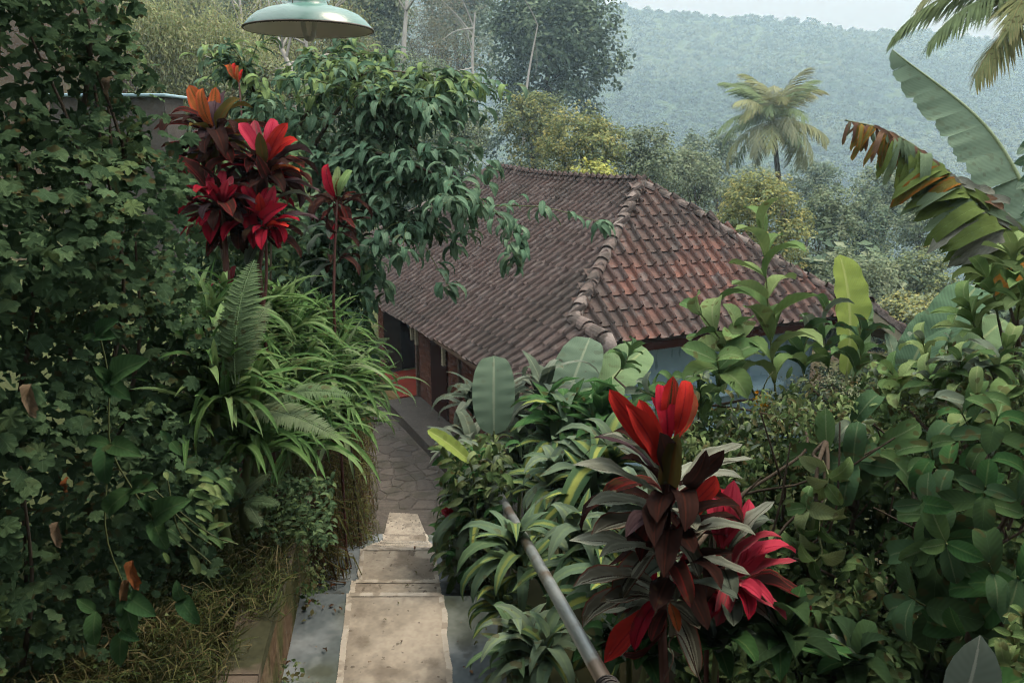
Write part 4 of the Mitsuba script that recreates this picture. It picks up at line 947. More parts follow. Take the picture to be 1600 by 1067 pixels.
def leaves_batch(shape_list, r, P, D, N, S, pids, bsdf='leaf', mb=None):
    m = mb or MB(); k = r.integers(0, len(shape_list), len(P)); S = np.broadcast_to(S, (len(P),)); pids = np.asarray(pids)
    for i, sh in enumerate(shape_list):
        q = k == i
        if q.any(): scatter(sh, P[q], D[q], N[q], S[q], pids[q], m)
    return m
def nearest_parts(key, shapes, r, P, D, N, S, pids, n_own, rank, name='leaf', stuff='foliage', bsdf='leaf'):
    """The n_own best ranked leaves as parts, the rest joined as one part."""
    o = np.argsort(rank); own, rest = o[:n_own], o[n_own:]
    S = np.broadcast_to(S, (len(P),))
    for i in own:
        put(key, shapes[r.integers(len(shapes))], int(pids[i]), P[i], P[i] + unit(D[i]) * S[i], N[i], name, bsdf)
    if len(rest): part(key, stuff, leaves_batch(shapes, r, P[rest], D[rest], N[rest], S[rest], np.asarray(pids)[rest], bsdf).ply(bsdf), stuff=True)
def photo_depth(P): return P[:, 1] * CP - P[:, 2] * SP
def photo_px(P):
    t = photo_depth(P); v = (P[:, 1] * SP + P[:, 2] * CP) / t
    return 800 + F_PX * P[:, 0] / t, 533.5 - F_PX * v

# ---------------------------------------------------------------- the leafy hedge on the left
r = np.random.default_rng(101)
hedge = thing('leafy_hedge', 'tall dark hedge of small lobed leaves filling the left side', 'hedge')
HZs = [-2.1, -1.75, -1.35, -1.0, -0.75, -0.4, -0.15, 0.10, 0.30, 0.42, 0.6, 1.3]
HXs = [-1.42, -1.30, -1.22, -1.25, -1.27, -1.28, -1.22, -1.33, -1.40, -1.40, -1.53, -1.62]
def hedge_x(z, y): return np.interp(z, HZs, HXs) - 0.30 * np.clip(2.95 - y, 0, 2) * 1.0 + 0.24 * (meshkit.fbm(np.stack([y * 3.6, z * 3.6, 0 * z], -1), 2, 4) - 0.5) * 2 - 0.04
def hedge_pts(n, depth):
    y = r.uniform(1.75, 3.5, n); z = r.uniform(-2.1, 1.25, n); d = depth * r.random(n) ** 1.3
    x = hedge_x(z, y) - d
    back = y > 3.05
    y = np.where(back, 3.05 + (y - 3.05) * 1.0, y); x = np.where(back, x - 1.2 * (y - 3.05) * 0.3, x)
    return np.stack([x, y, z], 1), d
P, d = hedge_pts(9500, 0.36)
clus = meshkit.fbm(P * 5.0, 2, 8)
keep = (clus > 0.46) | (r.random(len(P)) < 0.20); P, d, clus = P[keep], d[keep], clus[keep]
n = len(P)
D = np.stack([r.normal(0.45, 0.5, n), r.normal(-0.45, 0.45, n), r.normal(-0.35, 0.45, n)], 1)
N = np.stack([r.normal(0.45, 0.5, n), r.normal(-0.5, 0.5, n), r.normal(0.75, 0.45, n)], 1)
S = r.uniform(0.032, 0.078, n)
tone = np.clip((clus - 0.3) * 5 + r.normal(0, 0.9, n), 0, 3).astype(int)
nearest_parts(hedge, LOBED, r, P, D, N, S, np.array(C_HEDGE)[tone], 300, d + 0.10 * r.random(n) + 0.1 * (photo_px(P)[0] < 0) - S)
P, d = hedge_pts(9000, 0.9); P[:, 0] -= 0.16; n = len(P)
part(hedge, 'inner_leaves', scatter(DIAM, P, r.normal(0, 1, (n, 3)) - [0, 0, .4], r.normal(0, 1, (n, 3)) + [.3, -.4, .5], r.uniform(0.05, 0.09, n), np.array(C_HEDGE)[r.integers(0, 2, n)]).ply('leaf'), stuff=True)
for k in range(16):
    y0 = r.uniform(1.9, 3.2); z0 = r.uniform(-2.0, 0.2); x0 = float(hedge_x(np.array(z0), np.array(y0))) - r.uniform(0.06, 0.3)
    c = bez([[x0 - 0.1, y0, z0], [x0, y0 + r.normal(0, .06), z0 + 0.35], [x0 + r.normal(0, .08), y0 + r.normal(0, .1), z0 + 0.8]], 8)
    part(hedge, 'stem', mikit.ply(tube(c, np.linspace(0.010, 0.004, 8), 5), 'bark', True))
for (px, py, t, L, dx, pid, lab) in ((206, 875, 2.62, 0.13, 0.2, 2, 'orange brown dead leaf'), (200, 905, 2.6, 0.10, -0.3, 0, None), (90, 815, 2.35, 0.10, 0.1, 1, 'dry tan dead leaf'), (48, 600, 2.28, 0.13, 0.1, 1, 'dry tan dead leaf'), (175, 120, 2.75, 0.09, -0.2, 1, None), (105, 745, 2.45, 0.06, 0.1, 2, None)):
    b = at(px, py, t); put(hedge, CRUMPLE[int(px) % 2], C_DRY[pid], b, b + np.array([dx * L, -0.02, -L]) * .75, [0.2, -1, 0.2], 'dead_leaf', 'dull_leaf', label=lab)
# the climber with plain oval leaves that grows through the hedge
vine = thing('climbing_vine', 'climbing vine with plain bright oval leaves threaded through the hedge', 'vine')
nodes = [((150, 525), ((128, 532), (186, 500), (182, 528))), ((172, 592), ((145, 572), (172, 622), (233, 562))), ((170, 600), ((205, 625), (150, 580))),
         ((172, 695), ((134, 690), (168, 757), (222, 712))), ((208, 765), ((172, 805), (248, 762), (240, 742))), ((240, 812), ((262, 858), (270, 800), (300, 780))),
         ((198, 930), ((170, 905), (190, 965), (244, 962), (210, 990))), ((150, 955), ((150, 1008), (120, 935))), ((190, 985), ((188, 1040), (218, 1000))),
         ((285, 935), ((312, 975), (276, 905))), ((268, 690), ((285, 712), (250, 672))), ((235, 795), ((215, 780), (228, 770)))]
for (c, tips) in nodes:
    t = 2.50 + 0.0012 * (c[0] - 100)
    if c[0] > 230: t += 0.12
    base = at(*c, t)
    for q in tips:
        tip = at(*q, t - r.uniform(-0.02, 0.06)); put(vine, OVATE[r.integers(3)], C_VINE[r.integers(2)], base, tip, [0.15, -0.8, 0.65], wide=1.12)
for pts in (((150, 500), (170, 592), (172, 695), (208, 765), (240, 812)), ((172, 695), (165, 830), (198, 930), (190, 985)), ((208, 765), (260, 790), (300, 830), (330, 850))):
    part(vine, 'stem', mikit.ply(tube(bez([at(*q, 2.62 + 0.0012 * (q[0] - 100)) for q in pts], 14), 0.0035, 5), 'green_stem', True))
spray = thing('leafy_spray', 'loose spray of pale narrow leaves hanging from the lower right of the hedge', 'plant')
for k in range(46):
    c = at(r.uniform(255, 345), r.uniform(730, 870), r.uniform(2.72, 2.95)); dd = np.array([r.normal(0.7, .4), r.normal(-.3, .3), r.normal(-.35, .35)])
    put(spray, ELLIP[r.integers(3)], (C_SHRUB + C_LTG * 0 if False else C_SHRUB)[r.integers(4)], c, c + unit(dd) * r.uniform(0.04, 0.085), [0.1, -0.4, 0.9])
for pts in (((215, 740), (270, 790), (330, 835), (372, 850)), ((262, 750), (280, 830), (330, 880))):
    part(spray, 'stem', mikit.ply(tube(bez([at(*q, 2.80) for q in pts], 10), 0.003, 5), 'green_stem', True))

# ---------------------------------------------------------------- grass and weeds on the bank, moss on the wall
r = np.random.default_rng(111)
n = 13000
y = r.uniform(2.1, 5.0, n); dl = np.where(y > 2.8, r.uniform(0.0, 0.85, n), r.uniform(0.12, 0.85, n)); x = xl(y) - dl; z = np.where(dl < .16, wt(y) - .01, ground_z(x, y) - 0.01)
P = np.stack([x, y, z], 1)
C_GRASS = [pal((0.105, 0.110, 0.045), vein=0), pal((0.075, 0.095, 0.034), vein=0), pal((0.150, 0.130, 0.066), vein=0), pal((0.055, 0.080, 0.028), vein=0)]
part_key = whole('grass', leaves_batch(BLADE, r, P, np.c_[r.normal(0.35, .5, n), r.normal(-.2, .5, n), r.uniform(.3, 1, n)], np.c_[r.normal(0, 1, (n, 2)), r.uniform(.5, 1, n)], r.uniform(0.05, 0.15, n), np.array(C_GRASS)[r.integers(0, 4, n)]).ply('dull_leaf'))
labels['grass'] = {'kind': 'stuff', 'label': 'short dry grass and weeds on the bank above the wall'}
n = 5200
y = r.uniform(2.1, 6.5, n); dl = r.uniform(0.0, 0.9, n); x = xl(y) - dl; z = np.where(dl < 0.16, wt(y), ground_z(x, y)) + r.uniform(0, 0.08, n)
P = np.stack([x, y, z], 1); q = (y > 3.4) | (dl > 0.35); P = P[q]; n = len(P)
whole('ground_cover', scatter(SMALL, P, r.normal(0, 1, (n, 3)) * [1, 1, .5], r.normal(0, .5, (n, 3)) + [0, 0, 1], r.uniform(0.012, 0.035, n), np.array(C_RHEDGE)[r.integers(0, 4, n)]).ply('dull_leaf'))
labels['ground_cover'] = {'kind': 'stuff', 'label': 'small leaved ground cover creeping over the wall top'}
# moss, roots and creepers hanging down the face of the wall
C_MOSS = [pal((0.080, 0.070, 0.030), vein=0), pal((0.095, 0.100, 0.038), vein=0), pal((0.060, 0.066, 0.022), vein=0), pal((0.055, 0.035, 0.020), vein=0)]
n = 5200
y = r.uniform(2.3, 9.0, n); x = xl(y) + r.uniform(-0.01, 0.06, n); top = wt(y) + 0.0
z = top - r.random(n) ** 1.1 * np.clip(top - stair_z(y), 0.1, 2.2); dens = meshkit.fbm(np.c_[y * 1.6, z * 0.4, 0 * y], 3, 6)
q = y > 4.0; q &= dens > 0.36
P = np.stack([x, y, z], 1)[q]; n = len(P)
part(wall, 'hanging_moss', leaves_batch(BLADE, r, P, np.c_[r.normal(.12, .12, n), r.normal(0, .15, n), -np.ones(n)], np.c_[np.ones(n), r.normal(0, .4, (n, 2))], r.uniform(0.08, 0.26, n) * 1.2, np.array(C_MOSS)[r.integers(0, 4, n)]).ply('dull_leaf'), stuff=True)
n = 5000
y = r.uniform(2.4, 8.6, n); x = xl(y) + r.uniform(0.0, 0.10, n); top = wt(y); z = stair_z(y) + r.random(n) ** 1.6 * (top - stair_z(y))
q = (meshkit.fbm(np.c_[y * 2.2, z * 1.2, 0 * y], 3, 16) > 0.50) & ((y > 3.3) | (z < stair_z(y) + 0.12))
P = np.stack([x, y, z], 1)[q]; n = len(P)
part(wall, 'creeper', scatter(SMALL, P, r.normal(0, 1, (n, 3)) + [.3, 0, -.4], r.normal(0, .5, (n, 3)) + [1, -.4, .6], r.uniform(0.014, 0.04, n), np.array(C_RHEDGE)[r.integers(0, 5, n)]).ply('dull_leaf'), stuff=True)

# ---------------------------------------------------------------- strap leaved plants spilling over the wall
def rosette(key, r, c, n, L, shapes, pids, el=(-0.2, 1.3), lean=(0, 0, 0), name='leaf', bsdf='leaf', wide=1.0, el_pow=1.0, az=None, jitter=0.05, spread=0.02):
    lean = np.asarray(lean, float)
    for k in range(n):
        a = (k * 2.39996 + r.uniform(-0.3, 0.3)) if az is None else r.uniform(*az)
        e = el[1] + (el[0] - el[1]) * ((k + 0.5) / n) ** el_pow + r.normal(0, jitter)
        d = np.array([math.cos(a) * math.cos(e), math.sin(a) * math.cos(e), math.sin(e)]) + lean * (0.4 + 0.6 * (k / n)); d = unit(d)
        nrm = np.array([-math.sin(e) * math.cos(a), -math.sin(e) * math.sin(a), math.cos(e)])
        b = np.asarray(c) + r.normal(0, spread, 3) * [1, 1, 0.5]
        put(key, shapes[r.integers(len(shapes))], pids[r.integers(len(pids))], b, b + d * L * r.uniform(0.72, 1.1), nrm, name, bsdf, wide)
r = np.random.default_rng(121)
spots = [((415, 640, 3.9), 'strap leaved plant nearest the hedge, low on the bank'), ((350, 560, 3.8), 'strap leaved plant at the hedge edge beside the upright fern frond'),
         ((440, 575, 4.3), 'bright strap leaved plant right under the upright fern frond'), ((505, 560, 4.8), 'bright strap leaved plant in the upper middle of the clump'),
         ((470, 660, 4.3), 'strap leaved plant in the centre of the clump'), ((520, 640, 4.7), 'strap leaved plant with pale arching blades over the wall'),
         ((545, 590, 5.4), 'strap leaved plant at the far end of the clump near the house'), ((480, 715, 4.1), 'lowest strap leaved plant hanging its blades over the mossy wall'),
         ((535, 690, 4.8), 'strap leaved plant drooping over the wall toward the paved path'), ((575, 640, 5.8), 'farthest strap leaved plant overhanging the path beside the house'),
         ((400, 540, 4.2), 'strap leaved plant just behind the upright fern frond'), ((345, 660, 3.45), 'strap leaved plant lowest against the hedge edge'), ((400, 720, 3.7), 'strap leaved plant below the arching fern')]
for i, ((px, py, t), lab) in enumerate(spots):
    key = thing('strap_leaf_plant', lab, 'plant', 'strap leaved plants spilling over the wall')
    c = at(px - 8, py - 22, t); pp = C_STRAP[1:] if i in (5, 6, 8, 9) else C_STRAP[:3]
    rosette(key, r, c, 84, 0.36 + 0.05 * (i % 3), STRAP + STRAPW[:1], pp, el=(-0.35, 1.35), lean=(0.30 if t < 5 else 0.12, -0.20, -0.02), spread=0.05, jitter=.12)
    foot_x = min(c[0], float(xl(c[1])) - 0.22); part(key, 'stem', mikit.ply(tube(bez([[foot_x, c[1], min(-1.97, c[2] - .1)], [(foot_x + c[0]) / 2 - .03, c[1], (c[2] - 1.97) / 2], c], 6), np.linspace(0.03, 0.02, 6), 6), 'green_stem', True))

# ferns
def fern_frond(L, pid, r, n=34, width=0.30, arch=0.9):
    s = np.linspace(0, 1, 14); th = arch * (0.5 - s)
    d = np.stack([0 * s, np.cos(th), np.sin(th)], 1); c = np.vstack([[0, 0, 0], np.cumsum(d[:-1] / 13, 0)]) * L
    mb = MB(); v, f = tube(c, np.linspace(0.0035, 0.0012, 14), 4); mb.add(v, f, np.c_[np.full(len(v), pid + .5), np.zeros(len(v))])
    ss = np.linspace(0.10, 0.99, n); ci = np.stack([np.interp(ss, s, c[:, k]) for k in range(3)], 1); di = np.stack([np.interp(ss, s, d[:, k]) for k in range(3)], 1)
    w_ = width * L * np.sin(np.pi * np.clip(ss, 0.05, 1) ** 0.8) ** 0.7 * 0.5 + 0.006
    up = np.cross([1.0, 0, 0], di)
    for sd in (-1, 1):
        D = np.c_[np.full(n, float(sd)), np.zeros((n, 2))] + di * 0.35 - up * 0.15 + r.normal(0, .05, (n, 3))
        scatter(leaf_shape(0.20, 0.2, 0.9, 4, 1, 0.15, 0.3), ci, D, up, w_ * r.uniform(.9, 1.1, n), np.full(n, pid), mb)
    return mb
r = np.random.default_rng(131)
def fern(label, fronds, base):
    key = thing('fern', label, 'fern')
    for (b, tp, nrm, wd) in fronds:
        b, tp = np.asarray(b, float), np.asarray(tp, float); L = np.linalg.norm(tp - b); x, y_, z_ = axes(tp - b, nrm)
        M = np.eye(4); M[:3, 0], M[:3, 1], M[:3, 2], M[:3, 3] = x, y_, z_, b
        part(key, 'frond', {**fern_frond(L, C_FERN[r.integers(2)], r, width=wd, n=int(30 + L * 30), arch=0.9).ply('leaf'), 'to_world': T(M)})
    return key
fern('upright fern frond standing before the small pink cordyline', [(at(368, 600, 3.30), at(402, 402, 3.42), [-.2, -1, .2], 0.36), (at(372, 600, 3.3), at(425, 470, 3.45), [-.2, -1, .3], 0.3), (at(365, 600, 3.3), at(340, 490, 3.5), [.3, -1, .3], 0.28)], None)
fern('arching fern lying across the middle of the strap leaved clump', [(at(392, 640, 3.55), at(535, 690, 3.35), [0, -.5, 1], 0.30), (at(400, 630, 3.6), at(560, 622, 3.6), [0, -.4, 1], 0.28), (at(400, 640, 3.9), at(500, 600, 4.0), [0, -.4, 1], 0.28)], None)
fern('small dark fern in the gap low beside the wall top', [(at(380, 780, 3.5), at(425, 740, 3.5), [0, -.5, 1], 0.36), (at(380, 785, 3.5), at(440, 790, 3.45), [0, -.5, 1], 0.36), (at(385, 780, 3.5), at(350, 730, 3.5), [0, -.5, 1], 0.36), (at(385, 785, 3.5), at(410, 825, 3.4), [0, -.5, 1], 0.36)], None)
fern('pale fern hanging over the path in front of the brick pier', [(at(560, 560, 6.0), at(612, 528, 6.0), [0, -.6, 1], 0.3), (at(555, 575, 6.0), at(618, 550, 5.9), [0, -.6, 1], 0.3), (at(560, 600, 6.0), at(615, 600, 5.8), [0, -.6, 1], 0.3)], None)

# low weeds at the bank foot
weed = thing('leafy_weed', 'low leafy weeds growing on the wall top below the strap leaved plants', 'plant')
n = 900
P = np.array([at(r.uniform(390, 520), r.uniform(745, 850), r.uniform(3.6, 4.3)) for _ in range(n)])
nearest_parts(weed, OVATE, r, P, np.c_[r.normal(.2, .6, n), r.normal(-.3, .5, n), r.normal(-.1, .4, n)], r.normal(0, .3, (n, 3)) + [0, -.4, 1], r.uniform(0.025, 0.05, n), np.array([*C_HEDGE[1:], C_FERN[0]])[r.integers(0, 4, n)], 60, P[:, 1] + 0 * P[:, 0])
# ---------------------------------------------------------------- red cordylines
def cordyline(label, stems, leaves, conv, t, seed, cat='cordyline', group=None, stem_r=0.012, wide=1.0, extra=()):
    """stems: pixel polylines; leaves: (base, tip, palette, depth step of the tip, shape)."""
    r = np.random.default_rng(seed); key = thing('cordyline', label, cat, group)
    for pts in stems:
        c = bez([at(*conv(*q), t + (0.0 if len(q) < 3 else q[2])) if len(q) < 3 else at(*conv(q[0], q[1]), t + q[2]) for q in pts], 12)
        g = float(ground_z(c[0, 0], c[0, 1])); lowp = [c[0, 0] - 0.02, c[0, 1], min(g, c[0, 2]) - 0.05]
        c = np.vstack([[lowp], c])
        part(key, 'stem', mikit.ply(tube(c, np.linspace(stem_r, stem_r * 0.7, len(c)), 7), 'maroon_stem', True))
    for (b, tp, pid, dt, kind) in leaves:
        B, E = at(*conv(*b), t + r.uniform(-.01, .01)), at(*conv(*tp), t + dt)
        shp = (CORDC if kind == 'c' else CORD)
        chord = unit(E - B)
        up = np.array([0, 0, 1.0]) if abs(chord[2]) < 0.75 else np.array([-chord[0] * 0.8 - 0.0, -0.2 if chord[1] > -.2 else .4, 0.45])
        if kind == 'c': up = np.array([0.1, -1.0 if dt >= 0 else 0.8, 0.3])
        if kind == 'f': up = np.array([0.05 * r.normal(), -1.0, 0.35])
        up = up + r.normal(0, 0.12, 3)
        put(key, shp[r.integers(len(shp))], pid, B, E, up, wide=wide * r.uniform(0.92, 1.12))
    for (c, n, L, pids) in extra: rosette(key, r, at(*conv(*c), t + .16), int(n * .8), L, CORD, pids, (-0.75, 0.45), wide=wide)
    return key
cvR = lambda cx, cy: (880 + cx * 0.475, 560 + cy * 0.475)
C1 = [((300, 300), (152, 102), R_RED, -.06, 'f'), ((310, 345), (205, 150), R_RED, -.12, 'f'), ((320, 330), (250, 135), R_RED, -.05, 'f'), ((335, 260), (362, 58), R_REDG, .02, 'f'), ((365, 262), (402, 72), R_RED, .04, 'f'),
      ((375, 270), (425, 105), R_REDG, .10, 'f'), ((325, 360), (228, 200), R_RED, -.02, 'f'), ((345, 300), (330, 90), R_CRIM, .12, 'f'), ((352, 270), (300, 130), R_CRIM, .10, 'f'),
      ((345, 400), (318, 243), R_DARK, -.20, 'f'), ((352, 405), (378, 246), R_OLIVE, -.16, 'f'), ((380, 400), (470, 300), R_DARK, -.14, 'f'), ((385, 405), (530, 300), R_DARK, -.10, 'f'), ((380, 410), (625, 330), R_SILV, -.05, 'n'), ((385, 400), (590, 282), R_SILV, .06, 'n'),
      ((330, 430), (125, 255), R_SILV, -.05, 'n'), ((328, 420), (165, 240), R_DARK, .05, 'n'), ((325, 450), (32, 350), R_SILV, -.10, 'n'), ((330, 410), (95, 262), R_PURP, .12, 'n'), ((330, 470), (190, 330), R_DARK, -.12, 'n'),
      ((330, 540), (76, 490), R_SILV, -.08, 'n'), ((330, 545), (110, 455), R_SILV, .08, 'n'), ((325, 570), (92, 580), R_SILVR, -.12, 'n'), ((328, 570), (135, 530), R_GGRN, .06, 'n'), ((325, 590), (205, 588), R_PURP, -.18, 'n'),
      ((330, 660), (118, 655), R_SILV, -.10, 'n'), ((325, 670), (128, 612), R_SILV, .04, 'n'), ((335, 640), (210, 600), R_DARK, -.16, 'n'), ((325, 760), (32, 752), R_SILVR, -.08, 'n'), ((322, 770), (60, 715), R_SILV, .08, 'n'),
      ((325, 790), (122, 800), R_SILVR, -.12, 'n'), ((322, 800), (64, 885), R_SILVR, -.06, 'n'), ((322, 800), (135, 1000), R_RED, -.06, 'n'), ((325, 790), (180, 960), R_DARKR, .02, 'n'), ((330, 800), (235, 960), R_CRIM, -.10, 'n'),
      ((365, 520), (505, 390), R_RED, .06, 'f'), ((370, 560), (455, 430), R_RED, .12, 'f'), ((365, 600), (425, 500), R_PINK, .02, 'f'), ((370, 640), (420, 572), R_RED, .04, 'f'), ((375, 690), (438, 620), R_RED, .05, 'f'), ((370, 700), (400, 640), R_CRIM, .0, 'f'),
      ((350, 500), (350, 400), R_CRIM, .10, 'f'), ((340, 560), (290, 480), R_CRIM, .08, 'f'), ((375, 600), (580, 485), R_DARK, -.14, 'n'), ((375, 610), (632, 580), R_SILV, -.10, 'n'), ((380, 640), (590, 545), R_DARK, .02, 'n'), ((375, 680), (560, 640), R_DARK, -.12, 'n'),
      ((375, 720), (520, 760), R_DARK, -.20, 'n'), ((378, 730), (575, 790), R_GGRN, -.18, 'n'), ((345, 720), (300, 830), R_DARK, -.25, 'n'), ((360, 700), (420, 820), R_DARKR, -.22, 'n'), ((350, 620), (330, 720), R_DARK, -.28, 'n'), ((350, 540), (300, 620), R_DARK, -.26, 'n'),
      ((355, 480), (400, 570), R_DARK, -.26, 'n'), ((350, 460), (310, 540), R_DARK, -.24, 'n'), ((360, 560), (430, 640), R_DARK, -.22, 'n'), ((350, 800), (380, 900), R_ORNG, -.12, 'n'), ((340, 820), (290, 930), R_DARKR, -.14, 'n')]
cordyline('tall red topped cordyline with drooping dark silvery leaves beside the handrail', [((335, 1090), (325, 850), (340, 600), (345, 330))], C1, cvR, 2.35, 201, stem_r=0.016, wide=1.05, extra=[((335, 470), 16, .28, [R_SILV, R_GGRN, R_DARK, R_DARKR]), ((332, 640), 18, .28, [R_SILV, R_SILVR, R_DARK, R_GGRN]), ((326, 790), 18, .26, [R_SILVR, R_SILV, R_DARKR, R_CRIM])])
C2 = [((520, 640), (562, 400), R_PINK, .02, 'f'), ((510, 620), (480, 435), R_PINK, .05, 'f'), ((540, 620), (612, 462), R_PINK, .06, 'f'), ((530, 600), (520, 430), R_CRIM, .10, 'f'), ((545, 630), (695, 470), R_SILV, -.02, 'n'), ((540, 640), (690, 540), R_GGRN, .06, 'n'),
      ((560, 720), (720, 588), R_PINK2, -.04, 'n'), ((565, 730), (768, 665), R_PINK2, -.06, 'n'), ((560, 725), (765, 640), R_PINK, .04, 'n'), ((560, 730), (690, 810), R_PINK, -.12, 'n'), ((560, 725), (640, 790), R_PINK2, -.18, 'n'), ((555, 720), (600, 600), R_PINK, .04, 'f'), ((560, 720), (660, 610), R_PINK, .0, 'f'),
      ((545, 760), (505, 880), R_PINK2, -.14, 'n'), ((550, 770), (735, 860), R_PINK2, -.10, 'n'), ((550, 770), (650, 790), R_PINK, -.20, 'n'), ((555, 780), (610, 860), R_CRIM, -.2, 'n'), ((540, 780), (560, 880), R_GGRN, -.2, 'n'), ((545, 770), (700, 890), R_SILV, -.08, 'n'),
      ((560, 760), (800, 860), R_DARKR, .02, 'n'), ((555, 755), (790, 790), R_DARKR, .08, 'n'), ((510, 690), (430, 660), R_DARK, -.1, 'n'), ((515, 720), (560, 800), R_GGRN, -.22, 'n'), ((510, 690), (505, 640), R_RED, -.1, 'f'), ((515, 740), (450, 830), R_DARK, -.12, 'n'), ((500, 700), (470, 790), R_DARK, -.18, 'n'), ((510, 800), (480, 860), R_CRIM, -.16, 'n')]
cordyline('shorter pink and crimson cordyline right of the tall red topped one', [((505, 1080), (500, 900), (520, 760), (520, 620)), ((470, 1080), (480, 900), (550, 760))], C2, cvR, 2.55, 202, stem_r=0.009, wide=1.12, extra=[((520, 740), 10, .22, [R_DARK, R_GGRN, R_DARKR])])
cvL = lambda cx, cy: (240 + cx * 0.3747, 80 + cy * 0.3747)
L1 = [((250, 330), (148, 142), R_ORNG, .05, 'f'), ((255, 330), (205, 155), R_ORNG, -.05, 'f'), ((258, 325), (258, 150), R_ORNG, .02, 'f'), ((270, 340), (362, 198), R_OLIVE, -.04, 'f'), ((265, 335), (330, 195), R_ORNG, .08, 'f'), ((260, 340), (292, 185), R_PURP, .12, 'f'), ((245, 350), (70, 265), R_DARKR, -.06, 'n'),
      ((245, 345), (120, 300), R_DARK, -.14, 'n'), ((248, 340), (165, 240), R_PURP, .06, 'f'), ((245, 360), (150, 315), R_OLIVE, -.2, 'n'), ((245, 380), (140, 430), R_PURP, -.12, 'n'), ((270, 360), (340, 345), R_DARK, -.2, 'n'), ((275, 345), (415, 240), R_OLIVE, .08, 'n'), ((255, 370), (215, 430), R_DARK, -.24, 'n'), ((262, 370), (300, 440), R_DARK, -.24, 'n'), ((250, 400), (190, 470), R_DARK, -.16, 'n'), ((268, 390), (360, 420), R_DARK, -.14, 'n'), ((270, 400), (330, 470), R_DARKR, -.16, 'n')]
cordyline('cordyline with orange brown upright top, the highest of the clump beside the hedge', [((300, 900), (285, 600), (255, 330))], L1, cvL, 4.0, 203, wide=1.05, extra=[((225, 430), 22, .30, [R_DARK, R_DARKR, R_PURP]), ((255, 370), 24, .34, [R_DARK, R_DARKR, R_PURP, R_OLIVE])])
L2 = [((465, 470), (358, 300), R_PINK, .03, 'f'), ((465, 465), (420, 288), R_PINK2, .08, 'f'), ((470, 460), (503, 283), R_PINK, .06, 'f'), ((475, 465), (560, 300), R_RED, -.05, 'f'), ((480, 460), (540, 310), R_PINK, .0, 'f'), ((480, 465), (602, 372), R_RED, .04, 'f'), ((465, 470), (440, 338), R_OLIVE, -.14, 'f'), ((485, 480), (635, 392), R_PURP, -.04, 'n'), ((485, 490), (668, 440), R_PURP, .02, 'n'),
      ((480, 510), (610, 505), R_ORNG, -.08, 'n'), ((460, 490), (362, 385), R_DARK, -.12, 'n'), ((460, 500), (340, 440), R_DARK, -.05, 'n'), ((475, 520), (545, 590), R_DARK, -.14, 'n'), ((470, 515), (430, 430), R_DARKR, -.18, 'f'), ((475, 500), (560, 480), R_DARK, -.16, 'n'), ((470, 530), (400, 570), R_DARK, -.14, 'n'), ((480, 530), (700, 590), R_PURP, .04, 'n')]
cordyline('pink topped cordyline with bright upright leaves right of the orange brown one', [((440, 900), (470, 700), (470, 470))], L2, cvL, 3.9, 204, wide=1.05, extra=[((450, 560), 20, .28, [R_DARK, R_DARKR, R_CRIM]), ((468, 510), 22, .32, [R_DARK, R_DARKR, R_PURP])])
L3 = [((285, 640), (225, 545), R_CRIM, -.16, 'f'), ((288, 640), (310, 540), R_PINK, -.14, 'f'), ((282, 645), (170, 600), R_CRIM, -.20, 'n'), ((290, 640), (352, 560), R_CRIM, -.12, 'f'), ((275, 640), (118, 556), R_CRIM, -.04, 'n'), ((270, 640), (85, 430), R_DARKR, -.02, 'n'), ((270, 640), (110, 470), R_ORNG, .04, 'n'), ((280, 630), (250, 505), R_PINK, .02, 'f'), ((285, 630), (292, 498), R_PINK, .05, 'f'), ((275, 630), (190, 480), R_DARK, -.1, 'n'), ((275, 650), (205, 705), R_PURP, -.12, 'n'), ((290, 640), (330, 520), R_PINK2, .02, 'f'),
      ((290, 640), (405, 575), R_DARK, -.08, 'n'), ((285, 650), (330, 690), R_DARKR, -.2, 'n'), ((290, 650), (430, 640), R_PURP, -.1, 'n'), ((280, 640), (230, 600), R_CRIM, -.16, 'n'), ((285, 655), (250, 750), R_DARK, -.14, 'n'), ((292, 655), (370, 720), R_DARK, -.12, 'n'), ((280, 640), (160, 620), R_CRIM, -.1, 'n')]
cordyline('low dark crimson cordyline between the hedge and the pink topped one', [((310, 960), (300, 800), (285, 640))], L3, cvL, 3.85, 205, wide=1.05, extra=[((330, 720), 20, .26, [R_DARK, R_DARKR]), ((285, 660), 24, .30, [R_DARK, R_DARKR, R_CRIM, R_PURP])])
L4 = [((468, 720), (560, 640), R_CRIM, -.14, 'f'), ((462, 715), (440, 590), R_RED, -.12, 'f'), ((470, 700), (505, 560), R_PINK, -.10, 'f'), ((466, 720), (380, 650), R_CRIM, -.14, 'n'), ((470, 735), (560, 735), R_RED, -.16, 'n'), ((470, 720), (522, 610), R_CRIM, -.06, 'f'), ((465, 700), (490, 570), R_CRIM, .02, 'f'), ((460, 700), (385, 560), R_CRIM, .05, 'f'), ((465, 720), (410, 640), R_PINK, -.08, 'n'), ((470, 740), (610, 710), R_CRIM, -.08, 'n'), ((480, 735), (690, 705), R_PURP, .04, 'n'), ((465, 740), (415, 760), R_CRIM, -.14, 'n'), ((468, 745), (450, 830), R_CRIM, -.16, 'n'), ((475, 730), (545, 800), R_CRIM, -.1, 'n'),
      ((480, 700), (655, 615), R_GGRN, -.02, 'n'), ((475, 690), (540, 640), R_DARK, -.1, 'n'), ((460, 740), (380, 800), R_DARK, -.1, 'n')]
cordyline('cordyline with narrow crimson leaves under the pink topped one', [((455, 1080), (470, 950), (468, 720))], L4, cvL, 3.85, 206, stem_r=0.009, wide=1.0, extra=[((390, 700), 18, .28, [R_DARK, R_CRIM, R_DARKR]), ((468, 760), 20, .26, [R_DARK, R_CRIM, R_GGRN])])
